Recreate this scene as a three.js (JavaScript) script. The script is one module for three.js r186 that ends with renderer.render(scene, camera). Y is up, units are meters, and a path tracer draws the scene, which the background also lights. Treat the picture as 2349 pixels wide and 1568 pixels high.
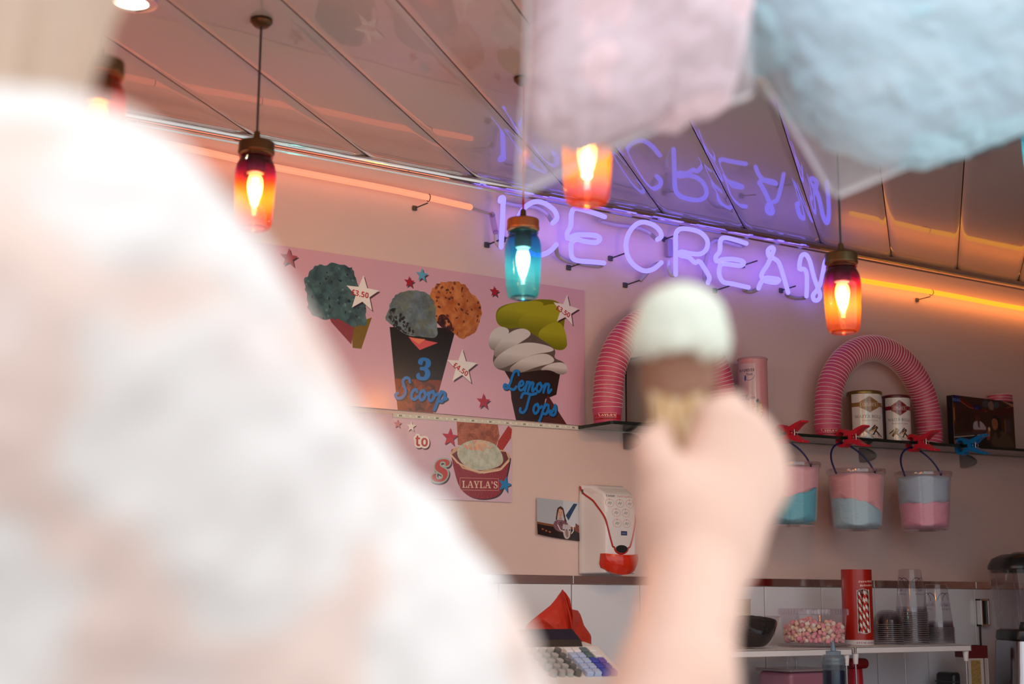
import * as THREE from 'three';
import { mergeGeometries, toCreasedNormals } from 'three/addons/utils/BufferGeometryUtils.js';
import { RoundedBoxGeometry } from 'three/addons/geometries/RoundedBoxGeometry.js';
import { RectAreaLightUniformsLib } from 'three/addons/lights/RectAreaLightUniformsLib.js';

// ------------------------------------------------------------------ camera, sky, exposure
const scene = new THREE.Scene();
const W = 2349, H = 1568, FPX = 3262;
const camera = new THREE.PerspectiveCamera(2 * Math.atan(H / 2 / FPX) * 180 / Math.PI, W / H, 0.05, 60);
camera.rotation.order = 'YXZ';
camera.rotation.set(10.16 * Math.PI / 180, -32.92 * Math.PI / 180, 0.34 * Math.PI / 180);
camera.position.set(0, 1.22, 2.95);
camera.focus = 3.6; camera.userData.fStop = 3.4;
scene.add(camera); camera.updateMatrixWorld(true);
const renderer = new THREE.WebGLRenderer({ antialias: true });
renderer.toneMapping = THREE.LinearToneMapping;
renderer.toneMappingExposure = 1.78;
renderer.shadowMap.enabled = true;
RectAreaLightUniformsLib.init();
{ // hazy bright overcast sky, a little brighter overhead
  const w = 64, h = 64, d = new Float32Array(w * h * 4);
  for (let j = 0; j < h; j++) for (let i = 0; i < w; i++) {
    const e = Math.max(0, Math.sin(((j + 0.5) / h - 0.5) * Math.PI)), k = 0.86 + 0.3 * e, o = (j * w + i) * 4;
    d[o] = 0.965 * k; d[o + 1] = 0.985 * k; d[o + 2] = 1.015 * k; d[o + 3] = 1;
  }
  const sky = new THREE.DataTexture(d, w, h, THREE.RGBAFormat, THREE.FloatType);
  sky.mapping = THREE.EquirectangularReflectionMapping; sky.magFilter = sky.minFilter = THREE.LinearFilter; sky.needsUpdate = true;
  scene.background = sky; scene.environment = sky;
}

// ------------------------------------------------------------------ helpers
let seed = 7;
const rnd = () => { seed = (seed + 0x6d2b79f5) | 0; let t = Math.imul(seed ^ (seed >>> 15), 1 | seed); t = (t + Math.imul(t ^ (t >>> 7), 61 | t)) ^ t; return ((t ^ (t >>> 14)) >>> 0) / 4294967296; };
const V = (x, y, z) => new THREE.Vector3(x, y, z);
const ray = (px, py) => V((px - W / 2) / FPX, -(py - H / 2) / FPX, -1).applyQuaternion(camera.quaternion);
const at = (px, py, z) => { const d = ray(px, py); return d.multiplyScalar((z - camera.position.z) / d.z).add(camera.position); };       // the point at that pixel on the plane z (parallel to the back wall)
const far = (px, py, t) => ray(px, py).multiplyScalar(t).add(camera.position);                                                               // the point at that pixel, t metres deep
const lerp = (a, b, t) => a + (b - a) * t, clamp = (x, a, b) => Math.min(b, Math.max(a, x)), smooth = (a, b, x) => { const t = clamp((x - a) / (b - a), 0, 1); return t * t * (3 - 2 * t); };
const hash = (x, y, z) => { let n = Math.imul(x, 374761393) + Math.imul(y, 668265263) + Math.imul(z, 1274126177) | 0; n = Math.imul(n ^ (n >>> 13), 1274126177); return ((n ^ (n >>> 16)) >>> 0) / 4294967296; };
function noise(x, y, z) {
  const X = Math.floor(x), Y = Math.floor(y), Z = Math.floor(z), f = x - X, g = y - Y, h = z - Z, u = f * f * (3 - 2 * f), v = g * g * (3 - 2 * g), w = h * h * (3 - 2 * h);
  const c = (a, b, d) => hash(X + a, Y + b, Z + d);
  return lerp(lerp(lerp(c(0, 0, 0), c(1, 0, 0), u), lerp(c(0, 1, 0), c(1, 1, 0), u), v), lerp(lerp(c(0, 0, 1), c(1, 0, 1), u), lerp(c(0, 1, 1), c(1, 1, 1), u), v), w) * 2 - 1;
}
const fbm = (x, y, z, n = 4) => { let s = 0, a = 0.5; for (let i = 0; i < n; i++) { s += a * noise(x, y, z); x *= 2.03; y *= 2.03; z *= 2.03; a *= 0.5; } return s; };
const names = {};
function numbered(n) { names[n] = (names[n] ?? -1) + 1; return names[n] ? n + '_' + String(names[n]).padStart(3, '0') : n; }
function thing(name, label, category, pos = [0, 0, 0], group, turn = 0) {
  const o = new THREE.Group(); o.name = numbered(name); o.position.set(...(pos.isVector3 ? pos.toArray() : pos)); o.rotation.y = turn;
  o.userData = { label, category }; if (group) o.userData.group = group; scene.add(o); return o;
}
function copyOf(src, label, group) { const o = src.clone(); o.name = numbered(src.name.replace(/_\d{3}$/, '')); o.userData = { ...src.userData }; if (label) o.userData.label = label; if (group) o.userData.group = group; scene.add(o); return o; }
function part(name, geo, mat, parent, pos, label) {
  const m = new THREE.Mesh(geo, mat); m.name = name; m.castShadow = m.receiveShadow = true; if (pos) m.position.set(...(pos.isVector3 ? pos.toArray() : pos));
  if (label) m.userData.label = label; parent.add(m); return m;
}
function tag(o, label, category, group) { o.name = numbered(o.name); o.userData = { label, category }; if (group) o.userData.group = group; return o; }
function struct(name, geo, mat, parent = scene, pos) { const m = part(name, geo, mat, parent, pos); if (parent === scene) m.userData.kind = 'structure'; return m; }
function structGroup(name) { const g = new THREE.Group(); g.name = name; g.userData.kind = 'structure'; scene.add(g); return g; }
const moved = (g, x, y, z) => g.translate(x, y, z);
function merge(list) {
  return mergeGeometries(list.map((g) => { g = g.index ? g.toNonIndexed() : g; for (const k of Object.keys(g.attributes)) if (!['position', 'normal', 'uv'].includes(k)) g.deleteAttribute(k); g.morphAttributes = {}; return g; }));
}
const box = (w, h, d, r = 0.002, s = 2) => new RoundedBoxGeometry(w, h, d, s, Math.min(r, w / 2.01, h / 2.01, d / 2.01));
function lathe(pts, seg = 40) { // v runs along the profile by length
  const g = new THREE.LatheGeometry(pts.map(([r, y]) => new THREE.Vector2(r, y)), seg), n = pts.length, l = [0], uv = g.attributes.uv; for (let i = 1; i < n; i++) l.push(l[i - 1] + Math.hypot(pts[i][0] - pts[i - 1][0], pts[i][1] - pts[i - 1][1]));
  for (let i = 0; i < uv.count; i++) uv.setY(i, l[i % n] / l[n - 1]); return g;
}
const curved = (pts, k = 4) => new THREE.CatmullRomCurve3(pts.map(([r, y]) => V(r, y, 0)), false, 'centripetal').getPoints(pts.length * k).map((p) => [Math.max(0.0001, p.x), p.y]);
const tube = (pts, r, seg = pts.length * 6, rad = 10, closed = false, tension = 0.5) => new THREE.TubeGeometry(new THREE.CatmullRomCurve3(pts, closed, 'catmullrom', tension), seg, r, rad, closed);
const capped = (pts, r, seg, rad = 12) => merge([tube(pts, r, seg, rad), moved(new THREE.SphereGeometry(r, rad, 8), ...pts[0].toArray()), moved(new THREE.SphereGeometry(r, rad, 8), ...pts[pts.length - 1].toArray())]);
const rod = (a, b, r, seg = 10) => { const d = b.clone().sub(a), g = new THREE.CylinderGeometry(r, r, d.length(), seg); g.applyQuaternion(new THREE.Quaternion().setFromUnitVectors(V(0, 1, 0), d.normalize())); return moved(g, ...a.clone().add(b).multiplyScalar(0.5).toArray()); };
function extrude(pts, depth, bevel = 0.001, curve = false, holes = []) {
  const s = new THREE.Shape(); const v = pts.map(([x, y]) => new THREE.Vector2(x, y));
  if (curve) { s.moveTo(v[0].x, v[0].y); s.splineThru([...v.slice(1), v[0]]); } else s.setFromPoints(v);
  for (const h of holes) { const p = new THREE.Path(); p.setFromPoints(h.map(([x, y]) => new THREE.Vector2(x, y))); s.holes.push(p); }
  return new THREE.ExtrudeGeometry(s, { depth: depth - 2 * bevel, bevelEnabled: bevel > 0, bevelThickness: bevel, bevelSize: bevel, bevelOffset: -bevel, bevelSegments: 2, curveSegments: 12, steps: 1 }).translate(0, 0, -(depth / 2 - bevel));
}
const mat = (c, roughness = 0.6, o = {}) => { const m = new THREE.MeshPhysicalMaterial({ roughness, ...o }); if (Array.isArray(c)) m.color.setRGB(...c); else m.color.set(c); return m; };
const clear = (c, o = {}) => mat(c, 0.03, { transmission: 1, thickness: 0, ior: 1.5, side: THREE.DoubleSide, ...o });
const glow = (c, k, base = 0x222222) => { const m = mat(base, 0.4); m.emissive.setRGB(...c); m.emissiveIntensity = k; return m; };
function canvasTex(w, h, draw) {
  const c = document.createElement('canvas'); c.width = w; c.height = h; const x = c.getContext('2d'); draw(x, w, h);
  const t = new THREE.CanvasTexture(c); t.colorSpace = THREE.SRGBColorSpace; t.magFilter = THREE.LinearFilter; t.wrapS = t.wrapT = THREE.RepeatWrapping; return t;
}
function noiseTex(n, f, rep = 1) { // tileable grain for bump maps
  const d = new Uint8Array(n * n * 4);
  for (let j = 0; j < n; j++) for (let i = 0; i < n; i++) { const a = i / n, b = j / n; const v = lerp(lerp(f(a, b), f(a - 1, b), a), lerp(f(a, b - 1), f(a - 1, b - 1), a), b); d.fill(clamp(v, 0, 1) * 255, (j * n + i) * 4, (j * n + i) * 4 + 3); d[(j * n + i) * 4 + 3] = 255; }
  const t = new THREE.DataTexture(d, n, n); t.wrapS = t.wrapT = THREE.RepeatWrapping; t.magFilter = t.minFilter = THREE.LinearFilter; t.repeat.set(rep, rep); t.needsUpdate = true; return t;
}
const grain = noiseTex(128, (a, b) => 0.5 + 0.9 * fbm(a * 30, b * 30, 3, 3));
const grainRep = (r) => { const t = grain.clone(); t.repeat.set(r, r); t.needsUpdate = true; return t; };

// A smooth surface on the zero of a field, by surface nets on a grid of that cell.
function net(field, lo, hi, cell, paint) {
  const n = [0, 1, 2].map((k) => Math.ceil((hi[k] - lo[k]) / cell) + 1), [nx, ny, nz] = n, f = new Float32Array(nx * ny * nz);
  for (let k = 0, o = 0; k < nz; k++) for (let j = 0; j < ny; j++) for (let i = 0; i < nx; i++, o++) f[o] = field(lo[0] + i * cell, lo[1] + j * cell, lo[2] + k * cell);
  const id = new Int32Array(nx * ny * nz).fill(-1), pos = [], idx = [], S = [1, nx, nx * ny];
  for (let k = 0; k < nz - 1; k++) for (let j = 0; j < ny - 1; j++) for (let i = 0; i < nx - 1; i++) {
    const o = i + j * nx + k * nx * ny; let c = 0, x = 0, y = 0, z = 0, m = 0;
    for (let q = 0; q < 8; q++) if (f[o + (q & 1) + ((q >> 1) & 1) * nx + (q >> 2) * nx * ny] < 0) m |= 1 << q;
    if (m === 0 || m === 255) continue;
    for (let a = 0; a < 8; a++) for (let e = 1; e < 8; e <<= 1) if (!(a & e)) {
      const b = a | e; if (!((m >> a ^ m >> b) & 1)) continue;
      const fa = f[o + (a & 1) + ((a >> 1) & 1) * nx + (a >> 2) * nx * ny], fb = f[o + (b & 1) + ((b >> 1) & 1) * nx + (b >> 2) * nx * ny], t = fa / (fa - fb);
      x += lerp(a & 1, b & 1, t); y += lerp((a >> 1) & 1, (b >> 1) & 1, t); z += lerp(a >> 2, b >> 2, t); c++;
    }
    id[o] = pos.length / 3; pos.push(lo[0] + (i + x / c) * cell, lo[1] + (j + y / c) * cell, lo[2] + (k + z / c) * cell);
  }
  for (let k = 1; k < nz - 1; k++) for (let j = 1; j < ny - 1; j++) for (let i = 1; i < nx - 1; i++) {
    const o = i + j * nx + k * nx * ny, a = f[o] < 0;
    for (let d = 0; d < 3; d++) {
      if (a === (f[o + S[d]] < 0)) continue;
      const u = S[(d + 1) % 3], v = S[(d + 2) % 3], q = [id[o], id[o - u], id[o - u - v], id[o - v]];
      if (q.some((w) => w < 0)) continue;
      if (a) idx.push(q[0], q[1], q[2], q[0], q[2], q[3]); else idx.push(q[0], q[2], q[1], q[0], q[3], q[2]);
    }
  }
  const g = new THREE.BufferGeometry(); g.setAttribute('position', new THREE.Float32BufferAttribute(pos, 3)); g.setIndex(idx);
  const nor = new Float32Array(pos.length), e = cell * 0.6, uv = new Float32Array(pos.length / 3 * 2);
  for (let i = 0; i < pos.length; i += 3) {
    const [x, y, z] = [pos[i], pos[i + 1], pos[i + 2]], v = V(field(x + e, y, z) - field(x - e, y, z), field(x, y + e, z) - field(x, y - e, z), field(x, y, z + e) - field(x, y, z - e)).normalize();
    v.toArray(nor, i); uv[i / 3 * 2] = x + z; uv[i / 3 * 2 + 1] = y;
  }
  g.setAttribute('normal', new THREE.BufferAttribute(nor, 3)); g.setAttribute('uv', new THREE.BufferAttribute(uv, 2));
  if (paint) { const c = new Float32Array(pos.length); for (let i = 0; i < pos.length; i += 3) { const p = paint(pos[i], pos[i + 1], pos[i + 2]); c.set(p, i); } g.setAttribute('color', new THREE.BufferAttribute(c, 3)); }
  // outward winding
  if (idx.length) { const A = V().fromArray(pos, idx[0] * 3), B = V().fromArray(pos, idx[1] * 3), C = V().fromArray(pos, idx[2] * 3), N = V().fromArray(nor, idx[0] * 3); if (B.sub(A).cross(C.sub(A)).dot(N) < 0) { const ii = g.index.array; for (let i = 0; i < ii.length; i += 3) { const t = ii[i]; ii[i] = ii[i + 1]; ii[i + 1] = t; } } }
  return g;
}
// distance to a capsule whose radius goes from ra to rb
function cap(px, py, pz, a, b, ra, rb) {
  const bx = b[0] - a[0], by = b[1] - a[1], bz = b[2] - a[2], x = px - a[0], y = py - a[1], z = pz - a[2], t = clamp((x * bx + y * by + z * bz) / (bx * bx + by * by + bz * bz + 1e-12), 0, 1);
  return Math.hypot(x - bx * t, y - by * t, z - bz * t) - lerp(ra, rb, t);
}
const smin = (a, b, k) => { const h = Math.max(k - Math.abs(a - b), 0) / k; return Math.min(a, b) - h * h * k * 0.25; };
const bones = (list, k) => (x, y, z) => { let d = 1; for (const [a, b, ra, rb = ra, kk = k] of list) d = smin(d, cap(x, y, z, a, b, ra, rb), kk); return d; };

// ------------------------------------------------------------------ shared materials
const M = {
  wall: mat([0.70, 0.52, 0.475], 0.62, { bumpMap: grainRep(9), bumpScale: 0.0006 }),
  plank: mat([0.40, 0.39, 0.385], 0.3, { ior: 1.5, specularIntensity: 0.25, clearcoat: 1, clearcoatRoughness: 0.022 }),
  plankB: mat([0.39, 0.38, 0.375], 0.3, { ior: 1.5, specularIntensity: 0.25, clearcoat: 1, clearcoatRoughness: 0.026 }),
  groove: mat([0.05, 0.035, 0.03], 0.8),
  panel: mat([0.74, 0.75, 0.80], 0.25),
  chrome: mat([0.78, 0.75, 0.72], 0.08, { metalness: 1 }),
  steel: mat([0.5, 0.5, 0.52], 0.28, { metalness: 1 }),
  white: mat([0.80, 0.76, 0.76], 0.42),
  black: mat([0.012, 0.012, 0.014], 0.3),
  darkgrey: mat([0.06, 0.06, 0.06], 0.5),
  brass: mat([0.10, 0.052, 0.02], 0.42, { metalness: 0.7 }),
  copper: mat([0.34, 0.12, 0.05], 0.42, { metalness: 0.7 }),
  concrete: mat([0.44, 0.43, 0.42], 0.9, { bumpMap: grainRep(30), bumpScale: 0.002 }),
  facade: mat([0.75, 0.6, 0.6], 0.6),
  wood: mat([0.45, 0.36, 0.3], 0.6),
  cupPaper: null,
  cupRim: mat([0.82, 0.66, 0.58], 0.5),
  red: mat([0.55, 0.012, 0.03], 0.35),
  blue: mat([0.0, 0.16, 0.42], 0.35),
  navy: mat([0.008, 0.012, 0.10], 0.5),
};

// ------------------------------------------------------------------ setting
const CEIL = 2.252, X0 = -1.7, X1 = 5.3, ZF = 1.78;
struct('floor', moved(box(7.4, 0.12, 2.1, 0.004), 1.8, -0.06, 0.82), mat([0.40, 0.39, 0.39], 0.4));
struct('ground_pavement', moved(box(40, 0.12, 22, 0.004), 1.8, -0.06, 12.87), M.concrete);
const wallBack = structGroup('wall_back');
part('plaster', moved(box(7.4, 2.5, 0.1, 0.002), 1.8, 1.25, -0.05), M.wall, wallBack);
struct('wall_left', moved(box(0.1, 2.5, ZF + 0.1, 0.002), X0 - 0.05, 1.25, ZF / 2), M.wall);
struct('wall_right', moved(box(0.1, 2.5, ZF + 0.1, 0.002), X1 + 0.05, 1.25, ZF / 2), M.wall);
{ // the kiosk front: closed below the serving counter and above the hatch, open between
  const g = structGroup('wall_front');
  const hatchTop = 2.07, hatchRight = 3.0, mid = (0.98 + hatchTop) / 2, hh = hatchTop - 0.98 + 0.02;
  part('lower_front', moved(box(7.2, 0.98, 0.08, 0.004), 1.8, 0.49, ZF), M.facade, g);
  part('upper_front', moved(box(7.2, 2.61 - hatchTop, 0.08, 0.004), 1.8, (2.61 + hatchTop) / 2, ZF), M.facade, g);
  part('left_front', moved(box(0.7, hh, 0.08, 0.004), X0 + 0.33, mid, ZF), M.facade, g);
  part('right_front', moved(box(X1 - hatchRight + 0.06, hh, 0.08, 0.004), (X1 + hatchRight) / 2, mid, ZF), M.facade, g);
  struct('roof', moved(box(7.4, 0.1, 2.1, 0.004), 1.8, 2.56, 0.85), M.facade);
}
const servingCounter = thing('serving_counter', 'serving counter along the open kiosk front', 'counter', [0.8, 0.94, 1.55]);
part('worktop', moved(box(3.6, 0.04, 0.36, 0.006), 0, 0.02, 0), M.steel, servingCounter);
{ // ceiling of glossy planks laid at an angle to the wall, each a little bowed, with open joints
  const c = structGroup('ceiling'), a = 40.7 * Math.PI / 180, dx = Math.cos(a), dz = -Math.sin(a), ux = Math.sin(a), uz = Math.cos(a), pitch = 0.196, base = 0.978;
  part('ceiling_board', moved(box(7.2, 0.03, 1.9, 0.002), 1.8, CEIL + 0.03, 0.9), M.groove, c);
  const clip = (s) => { // the stretch of the line at offset s that lies in the room
    const ox = ux * s, oz = uz * s; let t0 = -20, t1 = 20;
    for (const [o, d, lo, hi] of [[ox, dx, X0, X1], [oz, dz, 0.0, ZF - 0.03]]) { let p = (lo - o) / d, q = (hi - o) / d; if (p > q) [p, q] = [q, p]; t0 = Math.max(t0, p); t1 = Math.min(t1, q); }
    return t1 - t0 > 0.002 ? [t0, t1] : null;
  };
  for (let k = -14; k < 26; k++) {
    const s0 = base + pitch * k + 0.0012, s1 = base + pitch * (k + 1) - 0.0012, rows = [], N = 14;
    for (let i = 0; i <= N; i++) {
      const u = i / N, e = u < 0.5 ? u : 1 - u, ss = i === 0 ? s0 : i === N ? s1 : lerp(s0, s1, smooth(0, 1, u) * 0.35 + u * 0.65), r = clip(ss); if (!r) continue;
      const edge = 0.004 * Math.pow(1 - Math.min(1, e * 2 / 0.12), 2), v = (ss - s0) / (s1 - s0), y = CEIL + edge - 0.0005 * Math.sin(Math.PI * v) + 0.00006 * Math.sin(9 * v + k);
      rows.push([ss, y, ...r]);
    }
    if (rows.length < 3) continue;
    const L = 10, pos = [], idx = [], nor = [];
    rows.forEach(([s, y, t0, t1], r) => {
      const q = rows[Math.max(0, r - 1)], w = rows[Math.min(rows.length - 1, r + 1)], sl = (w[1] - q[1]) / (w[0] - q[0] + 1e-9), n = V(ux * sl, -1, uz * sl).normalize();
      for (let i = 0; i <= L; i++) { const t = lerp(t0, t1, i / L); pos.push(ux * s + dx * t, y, uz * s + dz * t); nor.push(n.x, n.y, n.z); }
    });
    for (let r = 0; r + 1 < rows.length; r++) for (let i = 0; i < L; i++) { const p = r * (L + 1) + i, q = p + L + 1; idx.push(p, p + 1, q, q, p + 1, q + 1); }
    const g = new THREE.BufferGeometry(); g.setAttribute('position', new THREE.Float32BufferAttribute(pos, 3)); g.setAttribute('normal', new THREE.Float32BufferAttribute(nor, 3));
    g.setAttribute('uv', new THREE.Float32BufferAttribute(new Float32Array(pos.length / 3 * 2), 2)); g.setIndex(idx);
    part('plank', g, k % 2 ? M.plank : M.plankB, c);
  }
}
{ // polished corner trim under the ceiling
  const prof = []; for (let i = 0; i <= 10; i++) { const t = Math.PI / 2 * i / 10; prof.push([0.016 * Math.cos(t), -0.016 * Math.sin(t)]); }
  const shape = [[0, 0.0], [0.021, 0.0], [0.021, -0.0025], ...prof.map(([x, y]) => [x + 0.0015, y - 0.003]), [0.002, -0.022], [0, -0.022]];
  const g = extrude(shape, 6.98, 0.0003); g.rotateY(-Math.PI / 2);
  struct('trim_1', moved(g, 1.8, CEIL - 0.0005, 0.0005), M.chrome);
}
{ // white panels behind the worktop and the polished strip over them
  const y0 = 0.92, y1 = at(1750, 1345, 0.006).y, w = 0.2155, ref = at(1752, 1370, 0.006).x;
  part('panel_backing', moved(box(6.98, y1 - y0 - 0.004, 0.003, 0.0005), 1.8, (y0 + y1) / 2, 0.0015), M.groove, wallBack);
  const g = box(w - 0.003, y1 - y0, 0.006, 0.0016);
  for (let k = -20; k < 12; k++) part('panel', g, M.panel, wallBack, [ref + w * (k + 0.5), (y0 + y1) / 2, 0.0065]);
  const t = structGroup('trim_2'), h = 0.0205, xs = [X0, at(1313, 1330, 0.008).x, at(2003, 1335, 0.008).x, at(2237, 1340, 0.008).x, X1];
  for (let i = 0; i < 4; i++) part('strip', box(xs[i + 1] - xs[i] - 0.001, h, 0.005, 0.0008), M.chrome, t, [(xs[i] + xs[i + 1]) / 2, y1 + 0.0015 + h / 2, 0.0085]);
}
const COUNTER = 0.92;
{ const c = thing('back_counter', 'long worktop against the white wall panels', 'counter', [1.8, 0, 0.31]);
  part('worktop', moved(box(6.9, 0.04, 0.6, 0.005), 0, COUNTER - 0.02, 0), M.steel, c);
  part('cabinet_front', moved(box(6.9, COUNTER - 0.045, 0.55, 0.004), 0, (COUNTER - 0.045) / 2, -0.01), M.white, c); }

// ------------------------------------------------------------------ neon
function strip(name, label, a, b, c, k, lc, li) {
  const o = thing(name, label, 'neon light', a.clone().add(b).multiplyScalar(0.5), 'straight neon tubes along the top of the wall');
  const mid = o.position, A = a.clone().sub(mid), B = b.clone().sub(mid), n = 8, pts = [];
  for (let i = 0; i <= n; i++) pts.push(A.clone().lerp(B, i / n).add(V(0, 0.002 * Math.sin(i * 2.1), 0)));
  part('glass_tube', capped(pts, 0.0075, 48, 14), glow(c, k), o);
  for (const t of [0.12, 0.45, 0.62, 0.92]) {
    const p = A.clone().lerp(B, t);
    part('clip', merge([rod(p.clone().add(V(0, -0.012, -0.004)), V(p.x - 0.012, p.y - 0.017, -mid.z + 0.002), 0.0016), moved(new THREE.TorusGeometry(0.0088, 0.0012, 6, 14).rotateY(Math.PI / 2), p.x, p.y, p.z), moved(box(0.012, 0.012, 0.006, 0.002), p.x - 0.012, p.y - 0.017, -mid.z + 0.004)]), M.darkgrey, o);
  }
  const l = new THREE.RectAreaLight(new THREE.Color().setRGB(...lc), li, a.distanceTo(b), 0.016); l.position.set(0, 0, -0.012); l.name = 'tube_light'; o.add(l); l.lookAt(V(mid.x, mid.y, mid.z - 1)); return o;
}
strip('neon_tube', 'salmon orange straight neon tube left of the violet lettering', at(-420, 168, 0.05), at(1078, 473, 0.05), [1.0, 0.25, 0.14], 0.85, [1, 0.33, 0.2], 1.0);
strip('neon_tube', 'amber orange straight neon tube right of the violet lettering', at(1958, 640, 0.05), at(3100, 835, 0.05), [1.0, 0.36, 0.02], 0.9, [1, 0.30, 0.07], 4.6);
const neonM = glow([0.19, 0.15, 1.0], 1.42), blockM = mat([0.42, 0.36, 0.36], 0.35), ceramic = mat([0.6, 0.58, 0.55], 0.5);
function letter(ch, label, lit, dark, supports) {
  const p0 = at(lit[0][0][0], lit[0][0][1], 0.055);
  const o = thing('neon_letter', label, 'neon letter', [p0.x, p0.y, 0], 'bent glass letters of the ice cream sign');
  const to = (q) => { const p = at(q[0], q[1], q[2] ?? 0.055); return V(p.x - p0.x, p.y - p0.y, p.z); };
  for (const s of lit) part('lit_tube', capped(s.map(to), 0.0064, s.length * 8, 12), neonM, o);
  for (const s of dark) part('blocked_tube', capped(s.map(([x, y, z]) => to([x, y, z ?? 0.026])), 0.0058, s.length * 8, 10), blockM, o, null, 'grey painted-out return tube');
  for (const [x, y] of supports) { const p = to([x, y, 0.055]); part('standoff', merge([rod(V(p.x, p.y, 0.05), V(p.x - 0.012, p.y - 0.006, 0.001), 0.002), moved(box(0.014, 0.014, 0.006, 0.002), p.x - 0.012, p.y - 0.006, 0.003)]), M.darkgrey, o); }
  return o;
}
const G1 = (x, y, z) => [x, y, z];
letter('I', 'violet glass letter I that starts the neon sign', [[[1147, 461, 0.035], [1149, 454], [1155, 454], [1154, 470], [1153, 500], [1151, 540], [1149.5, 566]]], [[[1160, 465], [1180, 470], [1203, 473]]], [[1152, 548]]);
letter('C', 'violet glass letter C behind the teal jar lamp', [[[1268, 511], [1277, 501], [1275, 488], [1266, 477], [1249, 466], [1230, 462], [1212, 469], [1198, 483], [1189, 502], [1187, 530], [1194, 556], [1212, 577], [1232, 585], [1252, 581], [1266, 572], [1276, 561]]], [[[1204, 473], [1230, 476], [1252, 489], [1266, 508, 0.04]], [[1275, 567, 0.045], [1280, 585], [1298, 597], [1320, 603]]], [[1190, 535]]);
letter('E', 'violet glass letter E under the orange jar lamp', [[[1387, 497], [1368, 490], [1338, 481], [1318, 478], [1311, 490], [1310, 508], [1308, 521, 0.048], [1301, 535, 0.04], [1303, 548, 0.04], [1314, 541, 0.05], [1330, 538], [1366, 540], [1376, 548, 0.05], [1366, 556, 0.042], [1340, 553, 0.042], [1322, 549, 0.045], [1311, 558], [1310, 578], [1314, 592], [1328, 598], [1355, 600], [1385, 603]]], [[[1321, 603], [1345, 607], [1374, 610], [1384, 604, 0.048]], [[1385, 499, 0.045], [1376, 506], [1410, 515], [1448, 520]]], [[1340, 601]]);
letter('C', 'violet glass letter C left of the R, with its ring in full view', [[[1508, 549], [1517, 542], [1513, 528], [1498, 515.5], [1476, 509], [1458, 515.5], [1443, 534], [1436, 560], [1441, 589], [1457, 610], [1479, 621], [1500, 616], [1517, 602]]], [[[1449, 521], [1470, 525], [1490, 535], [1504, 547, 0.045]], [[1515, 603, 0.045], [1500, 609], [1484, 626], [1470, 642]]], [[1436, 580], [1470, 642]]);
letter('R', 'violet glass letter R above the mint ice cream scoop', [[[1550, 629], [1550, 600], [1550, 560], [1550, 541], [1555, 528], [1568, 524], [1594, 528], [1612, 537], [1623, 553], [1620, 572], [1606, 582], [1584, 581], [1562, 577, 0.045], [1560, 585, 0.042], [1580, 590, 0.045], [1594, 602, 0.048], [1604, 599], [1614, 612], [1627, 635], [1624, 648, 0.045]]], [[[1621, 648, 0.035], [1616, 636], [1617, 610], [1625, 575], [1632, 556], [1646, 550], [1668, 556], [1699, 564], [1709, 559, 0.046]]], [[1560, 536]]);
letter('E', 'violet glass letter E between the R and the A', [[[1712, 558], [1690, 551], [1664, 545], [1653, 551], [1651, 575, 0.05], [1642, 589, 0.042], [1645, 600, 0.04], [1656, 595, 0.048], [1680, 594], [1701, 598], [1706, 604, 0.05], [1697, 609, 0.043], [1662, 605, 0.045], [1652, 609], [1650, 629], [1659, 646], [1682, 651], [1717, 659]]], [[[1717, 660, 0.048], [1706, 665], [1722, 669], [1738, 663, 0.045]]], [[1676, 655]]);
letter('A', 'violet glass letter A left of the M in the neon sign', [[[1740, 661], [1746, 647], [1758, 637], [1780, 639], [1787, 643, 0.05], [1778, 648, 0.045], [1756, 644, 0.042], [1747, 634, 0.042], [1750, 623], [1760, 608], [1770, 586], [1775, 571], [1769, 567, 0.05], [1762, 574, 0.044], [1764, 587, 0.044], [1776, 593], [1787, 603], [1798, 636], [1808, 671]]], [[[1809, 672, 0.05], [1805, 677], [1822, 683], [1844, 683], [1850, 678, 0.048]]], [[1740, 597]]);
letter('M', 'violet glass letter M half behind the right jar lamp', [[[1850, 679], [1851, 650], [1850, 626], [1843, 616], [1835, 618, 0.045], [1834, 606], [1838, 588], [1847, 583], [1857, 597], [1868, 638], [1881, 674], [1877, 687, 0.048], [1868, 688, 0.045], [1865, 677, 0.044], [1874, 665], [1882, 650], [1887, 628], [1892, 603], [1899, 592], [1904, 606], [1906, 640], [1905, 690]]], [], [[1828, 655]]);
{ const o = thing('neon_electrode', 'clear housed electrode hanging left of the violet I', 'electrode', [at(1130, 490, 0.03).x, at(1130, 490, 0.03).y, 0]);
  const q = (x, y, z) => { const p = at(x, y, z); return V(p.x - o.position.x, p.y - o.position.y, z); };
  part('lead', capped([q(1085, 478, 0.012), q(1115, 488, 0.02), q(1128, 491, 0.03)], 0.0025, 20), blockM, o);
  part('housing', capped([q(1129, 492, 0.03), q(1133, 515, 0.03), q(1137, 533, 0.03)], 0.0075, 20), clear([0.8, 0.75, 0.8]), o);
  part('insulator', capped([q(1138, 540, 0.03), q(1140, 556, 0.032), q(1148, 566, 0.045)], 0.006, 20), ceramic, o);
  const e = thing('neon_electrode', 'clear housed electrode between the C and the R', 'electrode', [at(1534, 555, 0.02).x, at(1534, 555, 0.02).y, 0]);
  const r = (x, y, z) => { const p = at(x, y, z); return V(p.x - e.position.x, p.y - e.position.y, z); };
  part('housing', moved(box(0.017, 0.05, 0.016, 0.003), 0.002, -0.017, 0.018), mat([0.3, 0.24, 0.3], 0.3), e);
  part('insulator', capped([r(1533, 600, 0.024), r(1533, 614, 0.03), r(1540, 630, 0.04), r(1548, 630, 0.05)], 0.006, 24), ceramic, e); }
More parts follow.
